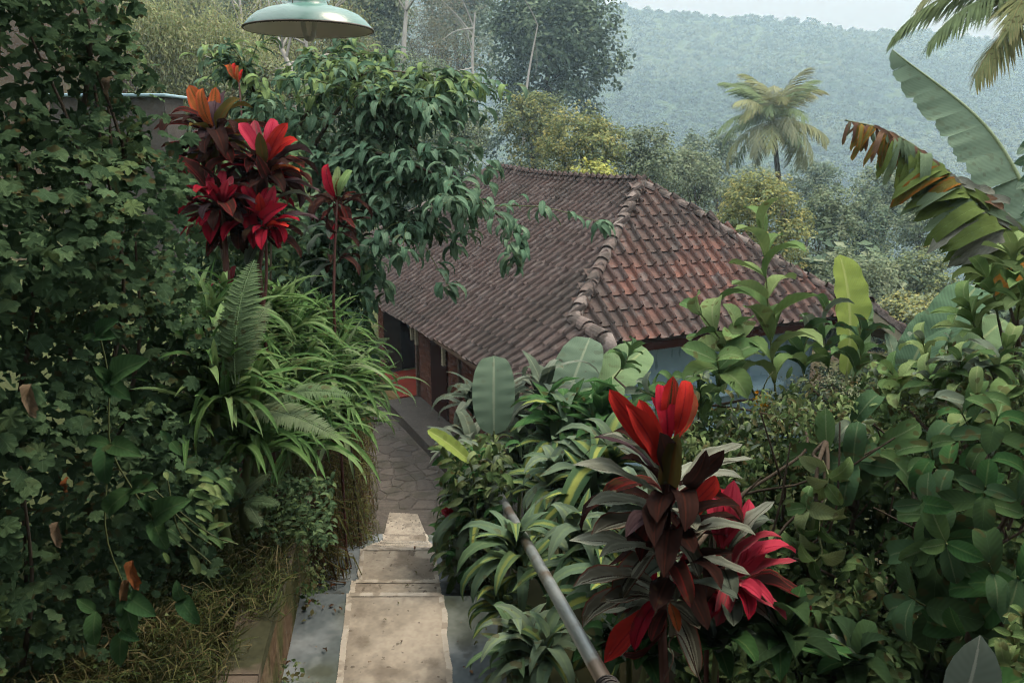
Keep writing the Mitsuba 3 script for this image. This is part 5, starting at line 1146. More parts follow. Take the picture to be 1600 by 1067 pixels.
L5 = [((325, 985), (235, 990), R_PINK2, -.04, 'n'), ((330, 985), (345, 895), R_PINK2, .02, 'f'), ((325, 990), (292, 1045), R_PINK2, -.06, 'n'), ((335, 985), (425, 960), R_CRIM, .02, 'n'), ((335, 990), (400, 1020), R_ORNG, .0, 'n'), ((330, 990), (270, 950), R_CRIM, .05, 'n'), ((335, 990), (480, 990), R_ORNG, .06, 'n')]
cordyline('small pink cordyline behind the upright fern frond', [((330, 1200), (330, 990))], L5, cvL, 4.05, 207, stem_r=0.006)
L6 = [((765, 620), (728, 470), R_CRIM, .0, 'f'), ((765, 610), (800, 520), R_OLIVE, .04, 'f'), ((760, 630), (690, 560), R_DARKR, .0, 'n'), ((765, 640), (700, 705), R_DARKR, -.06, 'n'), ((770, 640), (765, 760), R_DARK, -.08, 'n'), ((775, 630), (845, 590), R_DARKR, .0, 'n'), ((770, 620), (770, 480), C_SHRUB[2], .03, 'f'), ((770, 620), (830, 500), C_SHRUB[1], .05, 'f'), ((760, 640), (670, 640), R_DARK, -.04, 'n'), ((765, 700), (730, 780), R_CRIM, -.06, 'n'), ((775, 690), (840, 740), R_DARKR, -.06, 'n')]
cordyline('dark wine red cordyline with a green top in front of the drooping tree', [((750, 1050), (755, 850), (765, 620))], L6, cvL, 4.6, 208, stem_r=0.009, extra=[((765, 640), 16, .26, [R_DARK, R_DARKR, R_DARK]), ((760, 760), 10, .24, [R_DARK, R_GGRN]), ((757, 880), 12, .22, [R_DARK, R_GGRN, C_MDG])])
L7 = [((355, 130), (318, 55), R_ORNG, .02, 'f'), ((357, 128), (338, 50), R_RED, .0, 'f'), ((358, 130), (355, 60), R_ORNG, -.03, 'f'), ((356, 132), (372, 75), R_RED, .03, 'f'), ((354, 132), (295, 60), R_ORNG, .05, 'n')]
cordyline('lone orange red cordyline tip against the hillside over the clump', [((380, 420), (370, 300), (356, 130))], L7, cvL, 5.6, 209, stem_r=0.008)

# ---------------------------------------------------------------- the drooping tree over the path
r = np.random.default_rng(301)
dtree = thing('drooping_tree', 'glossy leaved drooping tree reaching over the roof from the left', 'tree')
tr = bez([at(430, 560, 6.6) - [0, 0, 1.0], at(432, 470, 6.5), at(440, 380, 6.4), at(452, 300, 6.3)], 10)
part(dtree, 'trunk', mikit.ply(tube(tr, np.linspace(0.11, 0.07, 10), 8), 'bark', True))
BR = [[(450, 300, 6.3), (470, 190, 6.1), (540, 128, 5.9), (620, 112, 5.8), (690, 135, 5.7)], [(450, 300, 6.3), (500, 240, 6.2), (570, 205, 6.0), (640, 225, 5.8), (702, 300, 5.6)],
      [(446, 340, 6.3), (530, 305, 6.0), (620, 280, 5.8), (720, 300, 5.7), (800, 352, 5.6)], [(444, 360, 6.3), (520, 320, 6.0), (580, 330, 5.8), (640, 345, 5.7)], [(448, 310, 6.3), (420, 220, 6.2), (400, 150, 6.1), (385, 120, 6.0)],
      [(450, 300, 6.3), (470, 200, 6.5), (500, 120, 6.6), (520, 95, 6.6)], [(446, 330, 6.3), (510, 275, 5.9), (580, 240, 5.7), (650, 260, 5.5), (725, 295, 5.5)], [(444, 370, 6.3), (490, 370, 6.1), (530, 370, 6.0), (560, 390, 6.0)], [(446, 330, 6.3), (470, 320, 5.9), (490, 360, 5.8), (505, 410, 5.8)],
      [(452, 300, 6.3), (530, 170, 5.8), (600, 150, 5.6), (660, 170, 5.5)]]
tips, tdir = [], []
for pts in BR:
    c = bez([at(*q) for q in pts], 16)
    part(dtree, 'limb', mikit.ply(tube(c, np.linspace(0.020, 0.005, 16), 6), 'bark', True))
    for k in range(22 if len(pts) > 3 else 12):
        i = r.integers(4, 16); s = c[i]
        e = s + r.normal(0, 0.26, 3) * [1, 0.9, 0.55] + [0, 0, -0.04] + (0.20 * unit(c[-1] - c[-3]) if i > 12 else 0)
        tw = bez([s, (s + e) / 2 + [0, 0, 0.05], e], 5); tips.append(tw); tdir.append(unit(e - s))
mbt = MB()
for tw in tips: mbt.add(*tube(tw, np.linspace(0.006, 0.002, 5), 4))
part(dtree, 'twigs', mbt.ply('green_stem'), stuff=True)
P, D, N = [], [], []
for tw, td in zip(tips, tdir):
    for k in range(24):
        q = tw[min(4, int(5 * r.random() ** 0.6))] + r.normal(0, 0.03, 3); a = r.uniform(0, 6.28)
        P.append(q); D.append(unit(td * 0.5 + np.array([math.cos(a), math.sin(a), 0]) * 0.8 + [0, 0, -r.uniform(0.25, 1.3)])); N.append(np.array([math.cos(a) * .5, math.sin(a) * .5 - .3, 1.0]) + r.normal(0, .2, 3))
P, D, N = map(np.array, (P, D, N)); n = len(P)
young = (P[:, 2] > np.quantile(P[:, 2], 0.78)) & (r.random(n) < 0.4)
nearest_parts(dtree, ELLIP, r, P, D, N, r.uniform(0.085, 0.155, n), np.where(young, C_TREE[3], np.array(C_TREE)[r.integers(0, 3, n)]), 300, photo_depth(P) + r.random(n) * 0.2)
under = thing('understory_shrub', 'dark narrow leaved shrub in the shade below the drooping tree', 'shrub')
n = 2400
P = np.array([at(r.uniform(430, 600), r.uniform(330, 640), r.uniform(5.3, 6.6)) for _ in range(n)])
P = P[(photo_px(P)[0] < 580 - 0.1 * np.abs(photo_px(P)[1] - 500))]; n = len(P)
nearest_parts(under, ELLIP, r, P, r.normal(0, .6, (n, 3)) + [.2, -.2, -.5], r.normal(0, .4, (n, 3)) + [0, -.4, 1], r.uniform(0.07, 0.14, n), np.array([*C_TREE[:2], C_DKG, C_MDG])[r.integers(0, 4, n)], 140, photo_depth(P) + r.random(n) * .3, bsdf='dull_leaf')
for k in range(9):
    b = at(r.uniform(440, 580), 640, r.uniform(5.6, 6.4)); e = b + [r.normal(0, .2), r.normal(0, .2), r.uniform(0.8, 1.5)]; b = np.array([b[0], b[1], float(ground_z(b[0], b[1])) - .05])
    part(under, 'stem', mikit.ply(tube(bez([b, (b + e) / 2 + r.normal(0, .06, 3), e], 7), np.linspace(.014, .005, 7), 5), 'bark', True))
# ground plants behind the cordylines
back = thing('bank_shrub', 'mixed leafy shrub filling the bank behind the red cordylines', 'shrub')
n = 3000
P = np.array([at(r.uniform(285, 470), r.uniform(215, 560), r.uniform(4.7, 5.8)) for _ in range(n)])
nearest_parts(back, OVATE, r, P, r.normal(0, .6, (n, 3)) + [.2, -.2, -.4], r.normal(0, .4, (n, 3)) + [0, -.4, 1], r.uniform(0.05, 0.11, n), np.array([*C_HEDGE, C_TREE[1]])[r.integers(0, 5, n)], 120, photo_depth(P) + r.random(n) * .3)
for k in range(7):
    b = at(r.uniform(300, 460), 600, r.uniform(4.9, 5.6)); e = b + [r.normal(0, .2), r.normal(0, .2), r.uniform(0.9, 1.7)]; b = np.array([b[0], b[1], float(ground_z(b[0], b[1])) - .05])
    part(back, 'stem', mikit.ply(tube(bez([b, (b + e) / 2 + r.normal(0, .06, 3), e], 7), np.linspace(.014, .005, 7), 5), 'bark', True))

# ---------------------------------------------------------------- dracaenas and other bedding along the handrail
r = np.random.default_rng(401)
def clump_plant(name, label, cat, c, n, L, shapes, pids, el, group=None, lean=(0, 0, 0), wide=1.0, stem='green_stem', el_pow=1.0, sr=0.014):
    key = thing(name, label, cat, group); c = np.asarray(c, float)
    rosette(key, r, c, n, L, shapes, pids, el, lean, wide=wide, el_pow=el_pow, spread=0.012)
    g = float(ground_z(c[0], c[1])); b = np.array([c[0] + .03, c[1] + .02, min(g, c[2] - .1) - .08])
    part(key, 'stem', mikit.ply(tube(bez([b, (b + c) / 2 + r.normal(0, .02, 3), c], 6), np.linspace(sr, sr * .7, 6), 6), stem, True))
    return key
G = 'striped dracaenas along the handrail'
for (px, py, t, L, lab) in ((755, 750, 4.7, .30, 'striped dracaena at the far end of the handrail'), (815, 730, 4.9, .32, 'striped dracaena below the oval banana leaf'), (872, 700, 4.4, .36, 'striped dracaena with one bold upright yellow striped leaf'), (755, 815, 4.3, .30, 'striped dracaena left of the visible top of the handrail'),
                            (870, 775, 4.1, .34, 'striped dracaena right of the visible top of the handrail'), (925, 790, 3.8, .34, 'striped dracaena with dull arching leaves touching the tall cordyline'), (812, 890, 3.5, .28, 'striped dracaena hanging long yellow striped leaves beside the stairs'), (905, 880, 3.3, .32, 'striped dracaena right of the middle of the handrail'),
                            (945, 745, 3.9, .38, 'striped dracaena with yellow green leaves under the peace lily'), (960, 940, 3.0, .28, 'striped dracaena close to the foot of the tall cordyline'), (818, 1040, 2.95, .24, 'striped dracaena at the bottom edge beside the stairs'), (785, 955, 3.4, .17, 'small dark dracaena overhanging the right edge of the stairs'), (985, 860, 3.1, .34, 'striped dracaena hidden behind the tall cordyline'), (850, 1030, 2.85, .24, 'striped dracaena under the taped joint of the handrail')):
    clump_plant('striped_dracaena', lab, 'dracaena', at(px, py, t), int(r.integers(22, 34)), L * r.uniform(.82, 1.12), DRAC, [C_DRAC[int(k)] for k in r.integers(0, 6, 4)], (-0.75 + r.normal(0, .12), 1.2), G, lean=(r.normal(-.05, .16), r.normal(-.02, .12), 0), el_pow=r.uniform(.75, 1.1), wide=r.uniform(.85, 1.05))
clump_plant('peace_lily', 'dark green broad leaved plant under the small banana leaves', 'plant', at(885, 690, 4.5), 30, .38, ELLIP, C_LILY, (0.1, 1.35), wide=0.85)
clump_plant('peace_lily', 'darker broad leaved plant right behind the top of the tall cordyline', 'plant', at(945, 680, 4.3), 24, .34, ELLIP, C_LILY, (0.1, 1.3), wide=0.85)
for (px, py, t, lab) in ((745, 650, 5.4, 'silvery arching plant left of the oval banana leaf stalk'), (800, 660, 5.2, 'silvery arching plant at the foot of the oval banana leaf'), (850, 625, 5.0, 'silvery arching plant between the two small banana leaves'), (735, 720, 5.0, 'silvery arching plant at the edge of the paved path')):
    clump_plant('silvery_plant', lab, 'plant', at(px, py, t), 22, .36, DRAC, C_SILV, (-0.5, 1.0), 'silvery arching plants by the house corner', wide=0.9)
low = thing('glossy_shrub', 'low glossy small leaved shrub at the right edge of the path', 'shrub')
n = 1500
P = np.array([at(r.uniform(695, 790), r.uniform(690, 900), r.uniform(4.1, 5.2)) for _ in range(n)]); q = photo_px(P)[0] > 700 + 0.0 * P[:, 0] + 25 * np.sin(P[:, 2] * 9) * 0.5; P = P[q]; n = len(P)
nearest_parts(low, ELLIP, r, P, r.normal(0, .6, (n, 3)) + [-.3, -.3, -.2], r.normal(0, .35, (n, 3)) + [-.1, -.4, 1], r.uniform(0.06, 0.12, n), np.array([*C_RHEDGE[1:4], C_SILV[1], C_LILY[0]])[r.integers(0, 5, n)], 200, photo_depth(P) + r.random(n) * .2)
for k in range(6):
    b = at(r.uniform(720, 790), 860, r.uniform(4.3, 5.0)); e = b + [r.normal(-.1, .1), r.normal(0, .1), r.uniform(0.3, .6)]; b[2] = float(ground_z(b[0], b[1])) - .05
    part(low, 'stem', mikit.ply(tube(bez([b, (b + e) / 2, e], 5), np.linspace(.01, .004, 5), 5), 'bark', True))
fl = thing('red_flower', 'small red flower at the edge of the paved path', 'flower')
c = at(700, 797, 4.25)
for k in range(7):
    a = k * 0.9; put(fl, OVATE[k % 3], R_PINK if k % 2 else R_CRIM, c, c + np.array([math.cos(a) * .04, -.02 + .02 * math.sin(a * 2), math.sin(a) * .04]), [0, -1, .3], 'petal', wide=1.6)
part(fl, 'stem', mikit.ply(tube(bez([c + [.12, .1, -.25], c + [.04, .05, -.05], c], 6), .003, 5), 'green_stem', True))

# ---------------------------------------------------------------- banana leaves
BANA = [leaf_shape(0.46, 0.38, 0.36, 22, 4, 0.10, a_, wave=0.05, freq=40, seed=90 + i) for i, a_ in enumerate((0.25, 0.7))]
def banana(label, specs, stem_at, cat='banana plant', group=None, sr=0.035):
    """specs: (base, tip, up, palette, width factor, shape)"""
    key = thing('canna_plant' if cat == 'canna' else 'banana_plant', label, cat, group); foot = np.asarray(stem_at, float)
    g = float(ground_z(foot[0], foot[1])); part(key, 'stem', mikit.ply(tube(bez([[foot[0], foot[1], min(g, foot[2] - .1) - .1], (foot + [foot[0], foot[1], g]) / 2, foot], 6), np.linspace(sr, sr * .6, 6), 8), 'green_stem', True))
    for (b, tp, up, pid, wd, k) in specs:
        b, tp = np.asarray(b, float), np.asarray(tp, float)
        lf = put(key, BANA[k], pid, b, tp, up, wide=wd)
        part(key, 'leaf_stalk', mikit.ply(tube(bez([foot, (foot + b) / 2 + [0, 0, .02], b + (tp - b) * 0.04], 6), np.linspace(sr * .5, .008, 6), 6), 'green_stem', True))
    return key
banana('young banana plant with one oval grey green leaf in front of the roof edge', [(at(772, 678, 4.7), at(772, 556, 4.78), [-.05, -1, .25], C_BANA[0], 1.18, 0)], at(778, 760, 4.7), sr=.02)
banana('young banana plant with broad leaves before the blue wall', [(at(880, 645, 5.2), at(922, 528, 5.35), [-.35, -1, .35], C_BANA[0], 1.25, 0), (at(905, 640, 5.2), at(1010, 545, 5.5), [.2, -.8, 1], C_BANA[1], .95, 0), (at(868, 645, 5.1), at(832, 578, 5.15), [.6, -.8, .2], C_BANA[3], .8, 0), (at(950, 660, 5.2), at(905, 625, 4.9), [0, -.6, 1], C_BANA[1], 1.1, 1)], at(885, 720, 5.2))
banana('pale young banana leaf standing tall before the right end of the roof', [(at(1322, 585, 5.6), at(1312, 398, 5.6), [.55, -1, .1], C_BANA[2], .95, 0), (at(1330, 590, 5.6), at(1352, 470, 5.7), [-.9, -1, .1], C_BANA[1], .75, 0)], at(1325, 640, 5.6), sr=.03)
banana('small banana shoot with a lone yellow green leaf over the paved path', [(at(735, 722, 4.1), at(668, 672, 4.05), [-.1, -.6, 1], C_BANA[2], .62, 0)], at(742, 760, 4.12), sr=.012)
banana('big banana plant at the right edge with one long clean leaf', [], at(1690, 560, 4.5), sr=.07)
# broad paddle leaves in the right shrubbery
banana('paddle leaved canna in the shrubbery right of the weathered verge board', [(at(1405, 615, 3.9), at(1470, 490, 4.0), [-.5, -.8, .6], C_BANA[3], .85, 1), (at(1430, 610, 3.9), at(1525, 450, 4.05), [-.6, -.9, .5], C_BANA[3], .8, 1), (at(1460, 610, 3.9), at(1570, 500, 3.8), [-.3, -.8, .8], C_BANA[1], .85, 1), (at(1400, 600, 4.0), at(1385, 520, 4.1), [.4, -.9, .4], C_BANA[0], .8, 0), (at(1470, 640, 3.7), at(1560, 560, 3.5), [-.3, -.8, .9], C_BANA[3], .8, 1), (at(1440, 640, 3.7), at(1480, 560, 3.6), [-.4, -.9, .5], C_BANA[0], .8, 1)], at(1432, 660, 3.9), 'canna')
# the torn old banana leaf
torn = thing('torn_banana_leaf', 'torn browning banana leaf hanging in strips before the valley', 'banana leaf')
mid = bez([at(1660, 470, 4.3), at(1590, 390, 4.3), at(1520, 310, 4.32), at(1450, 245, 4.34), at(1385, 205, 4.36), at(1320, 188, 4.4)], 40)
part(torn, 'midrib', mikit.ply(tube(mid, np.linspace(0.018, 0.004, 40), 6), 'green_stem', True))
TORN = [pal((0.095, 0.135, 0.042), spot=0.4, vein=0.05), pal((0.105, 0.150, 0.090), spot=0.3, vein=0.05), pal((0.120, 0.105, 0.030), edge=(0.19, 0.085, 0.02), edgew=0.4, spot=0.5), pal((0.150, 0.095, 0.062), spot=0.5), pal((0.100, 0.060, 0.042), spot=0.5), pal((0.210, 0.105, 0.022), spot=0.5), pal((0.150, 0.160, 0.130), spot=0.4)]
STRIP = [leaf_shape(0.16, 0.2, 0.35, 6, 1, 0.2, a_, wave=0.2, freq=12, twist=tw, seed=95 + i) for i, (a_, tw) in enumerate(((0.5, 0.2), (1.2, 0.7), (0.9, -0.6)))]
for i in np.repeat(range(3, 39), 2):
    f = i / 39; c = mid[i]; d = unit(mid[min(i + 1, 39)] - mid[i - 1])
    for sd in (0, 1):
        L = (0.36 if sd == 0 else 0.22) * np.interp(f, [0, .2, .6, .85, 1], [.9, 1.1, .85, .55, .3]) * r.uniform(.75, 1.15)
        if sd == 0: dd = unit(np.array([-.62, -.15, -.50]) + d * 0.15 + r.normal(0, .10, 3)) if f < .55 else unit(np.array([-.15, -.1, -.95]) + r.normal(0, .22, 3))
        else: dd = unit(np.array([.50, .1, -.35]) + r.normal(0, .15, 3)) if f < .5 else unit(np.array([.25, -.1, -.9]) + r.normal(0, .22, 3))
        pid = TORN[int(r.choice([0, 0, 0, 2, 0, 0, 0, 5, 6] if f < .35 else [0, 0, 1, 2, 0] if f < .62 else [1, 1, 0, 2, 0] if f < .78 else [3, 4, 2, 3, 2]))] if sd == 0 else TORN[int(r.choice([6, 6, 0, 3, 1] if f < .6 else [1, 3, 4])) ]
        put(torn, STRIP[r.integers(3)], pid, c + r.normal(0, .004, 3), c + dd * L, [-.3, -.8, .5], 'strip', 'dull_leaf', wide=1.5 if f < .7 else 1.0)
pleat = thing('pleated_banana_leaf', 'pleated banana leaf cut by the right edge of the photo', 'banana leaf')
mid2 = bez([at(1640, 400, 4.0), at(1622, 300, 4.0), at(1612, 200, 4.0)], 16)
part(pleat, 'midrib', mikit.ply(tube(mid2, .012, 6), 'green_stem', True))
for i in range(1, 15):
    put(pleat, STRIP[0], C_BANA[0 if i % 2 else 3], mid2[i], mid2[i] + [-.13 + .02 * (i % 3), -.05, -.05], [-.2, -.7, .7 if i % 2 else -.1], 'strip', wide=2.6)

big = 'banana_plant_004'
bb, bt = at(1650, 400, 4.5), at(1394, 78, 4.75); ctr = bez([bb, (bb + bt) / 2 + [0.10, 0, 0.10], bt], 60)
blade = MB(); P_BIG = C_BANA[3]; P_BIG2 = C_BANA[0]; rb_ = np.random.default_rng(77); i = 1
while i < 58:
    w_ = int(rb_.integers(2, 9)); j = min(i + w_, 59)
    for sd in (-1, 1):
        tilt = rb_.normal(0, .10); vv, uu = [], []
        for k in range(i, j + 1):
            fk = k / 59; d = unit(ctr[min(k + 1, 59)] - ctr[k - 1]); half = 0.36 * (max(fk, 1e-3) ** .30 * max(1 - fk, 0) ** .62) * 1.38 * (1 + (.02 if (k - i) % 2 else -.02))
            out = unit(np.array([-.80, -.12, -.62]) if sd < 0 else np.array([.30, .55, -.55])); out = unit(out + d * .25)
            nrm = unit(np.cross(d, out)) * (1 if sd < 0 else -1)
            sh = 1 - .10 * ((k == i) or (k == j)) * (w_ > 2)
            for q in np.linspace(0, 1, 6):
                pleat_ = .006 * math.sin(k * 2.4) * q + .05 * q * q * half + tilt * q * half + .010 * math.sin(k * .9) * q
                vv.append(ctr[k] + out * half * q * sh + nrm * pleat_ + d * (.05 * q * half)); uu.append([P_BIG2 + .5 + sd * .46 * (.03 + .97 * q), fk])
        n_ = j - i + 1; f_ = np.array([[a * 6 + b, a * 6 + b + 1, (a + 1) * 6 + b + 1, (a + 1) * 6 + b] for a in range(n_ - 1) for b in range(5)])
        blade.add(vv, f_, uu)
    i = j
bl = part(big, 'leaf', blade.ply('leaf'))
part(bl, 'midrib', mikit.ply(tube(ctr, np.linspace(.016, .004, 60), 7), 'pale_midrib', True))
part(big, 'leaf_stalk', mikit.ply(tube(bez([at(1690, 560, 4.5), at(1680, 470, 4.5), bb], 6), np.linspace(.04, .018, 6), 8), 'green_stem', True))
# ---------------------------------------------------------------- the tangled hedge and shrubs on the right
r = np.random.default_rng(501)
rhedge = thing('tangled_hedge', 'tangled dark hedge of small leaves behind the pink and crimson cordyline', 'hedge')
def rh_top(px): return np.interp(px, [1040, 1090, 1150, 1230, 1330, 1450, 1560, 1640], [690, 640, 640, 632, 618, 605, 575, 560]) + 14 * np.sin(px * 0.05) + 8 * np.sin(px * 0.13 + 1)
def rh_pts(n, near, far):
    px = r.uniform(1065, 1660, n); top = rh_top(px); f = r.random(n); py = top + (1110 - top) * f
    face = np.interp(f, [0, 0.12, 0.35, 1.0], [4.0, 3.55, 3.15, 2.75]) + 0.34 * (meshkit.fbm(np.c_[px * 0.020, py * 0.020, 0 * px], 2, 4) - .5) * 2
    t = face + near + (far - near) * r.random(n) ** 1.4
    return np.array([at(a, b, c) for a, b, c in zip(px, py, t)]), t - face, px, py, f
P, d, px, py, f = rh_pts(9500, -0.05, 0.45)
clus = meshkit.fbm(P * 4.0, 2, 18); keep = (clus > 0.47) | (r.random(len(P)) < 0.22); P, d, f, clus, px = P[keep], d[keep], f[keep], clus[keep], px[keep]
n = len(P); S = r.uniform(0.035, 0.075, n)
tone = np.clip((clus - 0.36) * 6 + r.normal(0, 1.0, n), 0, 3.99).astype(int); tone = np.where(r.random(n) < 0.05, 4, tone)
nearest_parts(rhedge, OVATE, r, P, r.normal(0, .6, (n, 3)) + [-.1, -.4, -.3], r.normal(0, .4, (n, 3)) + [-.1, -.6, .8], S, np.array(C_RHEDGE)[tone], 300, d + r.random(n) * .1 - S)
P, d, px, py, f = rh_pts(9000, 0.15, 0.9); n = len(P)
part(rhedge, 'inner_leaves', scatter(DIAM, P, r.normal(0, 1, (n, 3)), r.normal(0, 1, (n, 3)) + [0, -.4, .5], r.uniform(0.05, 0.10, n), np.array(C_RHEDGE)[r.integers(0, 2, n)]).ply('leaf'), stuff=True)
for k in range(34):
    a = at(r.uniform(1080, 1600), r.uniform(760, 1000), r.uniform(2.95, 3.4)); e = a + [r.normal(0, .28), r.normal(0, .1), r.uniform(.15, .6)]
    b = np.array([a[0] + r.normal(0, .05), a[1] + .05, min(float(ground_z(a[0], a[1])), a[2] - .1) - .05]) if k < 14 else a - [r.normal(0, .2), 0, .3]
    part(rhedge, 'stem', mikit.ply(tube(bez([b, a, (a + e) / 2 + r.normal(0, .05, 3), e], 9), np.linspace(.009, .003, 9), 5), 'bark', True))
n = 5200
px = r.uniform(1060, 1650, n); top = rh_top(px); P = np.array([at(a, b, c) for a, b, c in zip(px, top + r.normal(0, 1, n) * 16 + 130 * r.random(n) ** 2.2 - 12, 3.1 + 0.9 * r.random(n))])
q = meshkit.fbm(P * 3.2, 2, 28) > 0.44; P = P[q]; n = len(P)
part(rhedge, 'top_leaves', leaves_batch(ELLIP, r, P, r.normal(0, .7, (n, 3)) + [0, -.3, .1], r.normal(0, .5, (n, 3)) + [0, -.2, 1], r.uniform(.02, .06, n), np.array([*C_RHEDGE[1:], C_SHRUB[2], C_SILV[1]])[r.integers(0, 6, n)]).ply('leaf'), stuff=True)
C_BLOS = [pal((0.30, 0.33, 0.22), vein=0), pal((0.22, 0.26, 0.15), vein=0)]
for (px_, py_, t) in ((1330, 612, 3.7), (1290, 590, 3.8), (1470, 632, 3.6), (1440, 665, 3.45), (1245, 598, 3.9), (1395, 598, 3.9), (1520, 660, 3.4), (1430, 700, 3.3)):
    n = 90; c = at(px_, py_, t); P = c + r.normal(0, .03, (n, 3)) * [1.3, 1, .7]
    part(rhedge, 'blossom', scatter(SMALL, P, r.normal(0, 1, (n, 3)), r.normal(0, 1, (n, 3)) + [0, 0, .6], r.uniform(.008, .018, n), np.array(C_BLOS)[r.integers(0, 2, n)]).ply('dull_leaf'), stuff=True)

def leafy_shoot(key, base, top, n, L, shapes, pids, pairs=True, r_=None, el=0.7, sr=0.006, last_up=True, droop=0.0, stem='green_stem', wide=1.0, start=0.12):
    """A leafy shoot: a stem with leaves in pairs (or spirally) along it."""
    base, top = np.asarray(base, float), np.asarray(top, float)
    ax = unit(top - base); c = bez([base, (base + top) / 2 + r_.normal(0, .02, 3), top], 10)
    part(key, 'stem', mikit.ply(tube(c, np.linspace(sr, sr * .5, 10), 5), stem, True))
    s1 = unit(np.cross(ax, [0.2, -1, 0.1])); s2 = np.cross(ax, s1)
    for k in range(n):
        f = start + (1 - start) * (k + .5) / n; p = np.array([np.interp(f * 9, range(10), c[:, j]) for j in range(3)])
        a = (k * math.pi / 2 + .4 + r_.normal(0, .25)) if pairs else k * 2.4
        e = el + 0.6 * max(0, f - .8) * 5 * last_up - droop * (1 - f) + r_.normal(0, .12)
        for q in ((0, math.pi) if pairs else (0,)):
            o = s1 * math.cos(a + q) + s2 * math.sin(a + q); dd = unit(o * math.cos(e) + ax * math.sin(e) - np.array([0, 0, droop * .4]))
            ln = L * r_.uniform(.8, 1.15) * (1 - 0.35 * max(0, f - .75) * 4)
            put(key, shapes[r_.integers(len(shapes))], pids[r_.integers(len(pids))], p, p + dd * ln, unit(ax * math.cos(e) - o * math.sin(e)) + r_.normal(0, .1, 3), wide=wide)
r = np.random.default_rng(511)
k1 = thing('leafy_sapling', 'tall upright sapling shoot with paired leaves standing before the red roof face', 'sapling')
leafy_shoot(k1, at(1215, 650, 4.05), at(1192, 352, 4.0), 8, .27, OBOV, C_SHRUB[1:3], True, r, .36, wide=.95)
g = at(1222, 700, 4.06); part(k1, 'stem', mikit.ply(tube([[g[0], g[1], float(ground_z(g[0], g[1])) - .1], at(1215, 650, 4.05)], [.012, .007], 6), 'bark', True))
k2 = thing('leafy_sapling', 'broad leaved sapling spray leaning left over the blue wall', 'sapling')
leafy_shoot(k2, at(1185, 625, 4.0), at(1085, 478, 3.9), 4, .21, OBOV, C_SHRUB[:3], True, r, .5, wide=1.25, droop=.25)
leafy_shoot(k2, at(1140, 590, 3.95), at(1150, 505, 3.85), 4, .20, OBOV, C_SHRUB[:3], True, r, .5, wide=1.2, droop=.25)
leafy_shoot(k2, at(1120, 620, 3.9), at(1120, 560, 3.7), 4, .22, OBOV, C_SHRUB[:2], True, r, .3, wide=1.3, droop=.35)
g = at(1200, 690, 4.0); part(k2, 'stem', mikit.ply(tube(bez([[g[0], g[1], float(ground_z(g[0], g[1])) - .1], at(1200, 665, 4.0), at(1185, 625, 4.0), at(1080, 640, 3.95)], 10), np.linspace(.014, .006, 10), 6), 'bark', True))
def shrub(label, shoots, foot, L, pids, shapes=OBOV, n=6, wide=1.1, droop=.15, cat='shrub', group=None, el=.45, pairs=True):
    key = thing('leafy_shrub', label, cat, group); foot = np.asarray(foot, float); gr = np.array([foot[0], foot[1] + .03, min(float(ground_z(foot[0], foot[1])), foot[2] - .05) - .1])
    part(key, 'trunk', mikit.ply(tube([gr, foot], [.016, .010], 6), 'bark', True))
    for (a, b) in shoots:
        a, b = np.asarray(a, float), np.asarray(b, float)
        part(key, 'branch', mikit.ply(tube(bez([foot, (foot + a) / 2 + r.normal(0, .03, 3), a], 7), np.linspace(.010, .006, 7), 5), 'bark', True))
        leafy_shoot(key, a, b, n, L, shapes, pids, pairs, r, el, .005, True, droop, wide=wide)
    return key
shrub('rounded broad leaved shrub beside the orange hanging blossom', [(at(1060, 640, 3.9), at(1010, 600, 3.9)), (at(1060, 650, 3.9), at(1050, 600, 3.8)), (at(1070, 640, 3.85), at(1000, 610, 3.7)), (at(1090, 650, 3.8), at(1090, 590, 3.7)), (at(960, 590, 4.6), at(985, 545, 4.6))], at(1080, 700, 3.95), .13, C_SHRUB[:1] + C_SHRUB[3:] + C_SILV[1:], n=4)
shrub('big leaved shrub standing at the foot of the pale tall banana leaf', [(at(1300, 600, 4.3), at(1292, 480, 4.4)), (at(1330, 600, 4.2), at(1345, 520, 4.2)), (at(1260, 600, 4.2), at(1265, 520, 4.25))], at(1310, 660, 4.3), .19, C_SHRUB[:2] + C_SILV[1:] + C_SHRUB[3:], n=5, wide=1.0)
shrub('shrub with a whorl of ridged broad leaves in the middle of the tangled hedge top', [(at(1330, 700, 3.3), at(1335, 655, 3.15)), (at(1340, 720, 3.25), at(1375, 690, 3.05)), (at(1320, 720, 3.25), at(1290, 700, 3.05)), (at(1345, 735, 3.2), at(1330, 725, 2.98))], at(1335, 800, 3.3), .185, C_SHRUB[:1] + C_SHRUB[3:] + C_SILV[1:], n=3, wide=1.15, droop=.5, el=.2)
shrub('large leaved shrub at the right edge with glossy hanging leaves', [(at(1500, 740, 2.75), at(1455, 690, 2.6)), (at(1530, 720, 2.75), at(1560, 650, 2.6)), (at(1480, 790, 2.65), at(1440, 780, 2.45)), (at(1520, 790, 2.6), at(1540, 760, 2.4)), (at(1580, 760, 2.6), at(1620, 720, 2.45)), (at(1470, 830, 2.55), at(1480, 850, 2.35)), (at(1540, 700, 2.9), at(1500, 640, 2.85))], at(1540, 860, 2.75), .135, [C_SHRUB[0], C_SHRUB[3], C_LILY[0], C_MDG, C_MDG], n=4, wide=1.15, droop=.45, el=.25)
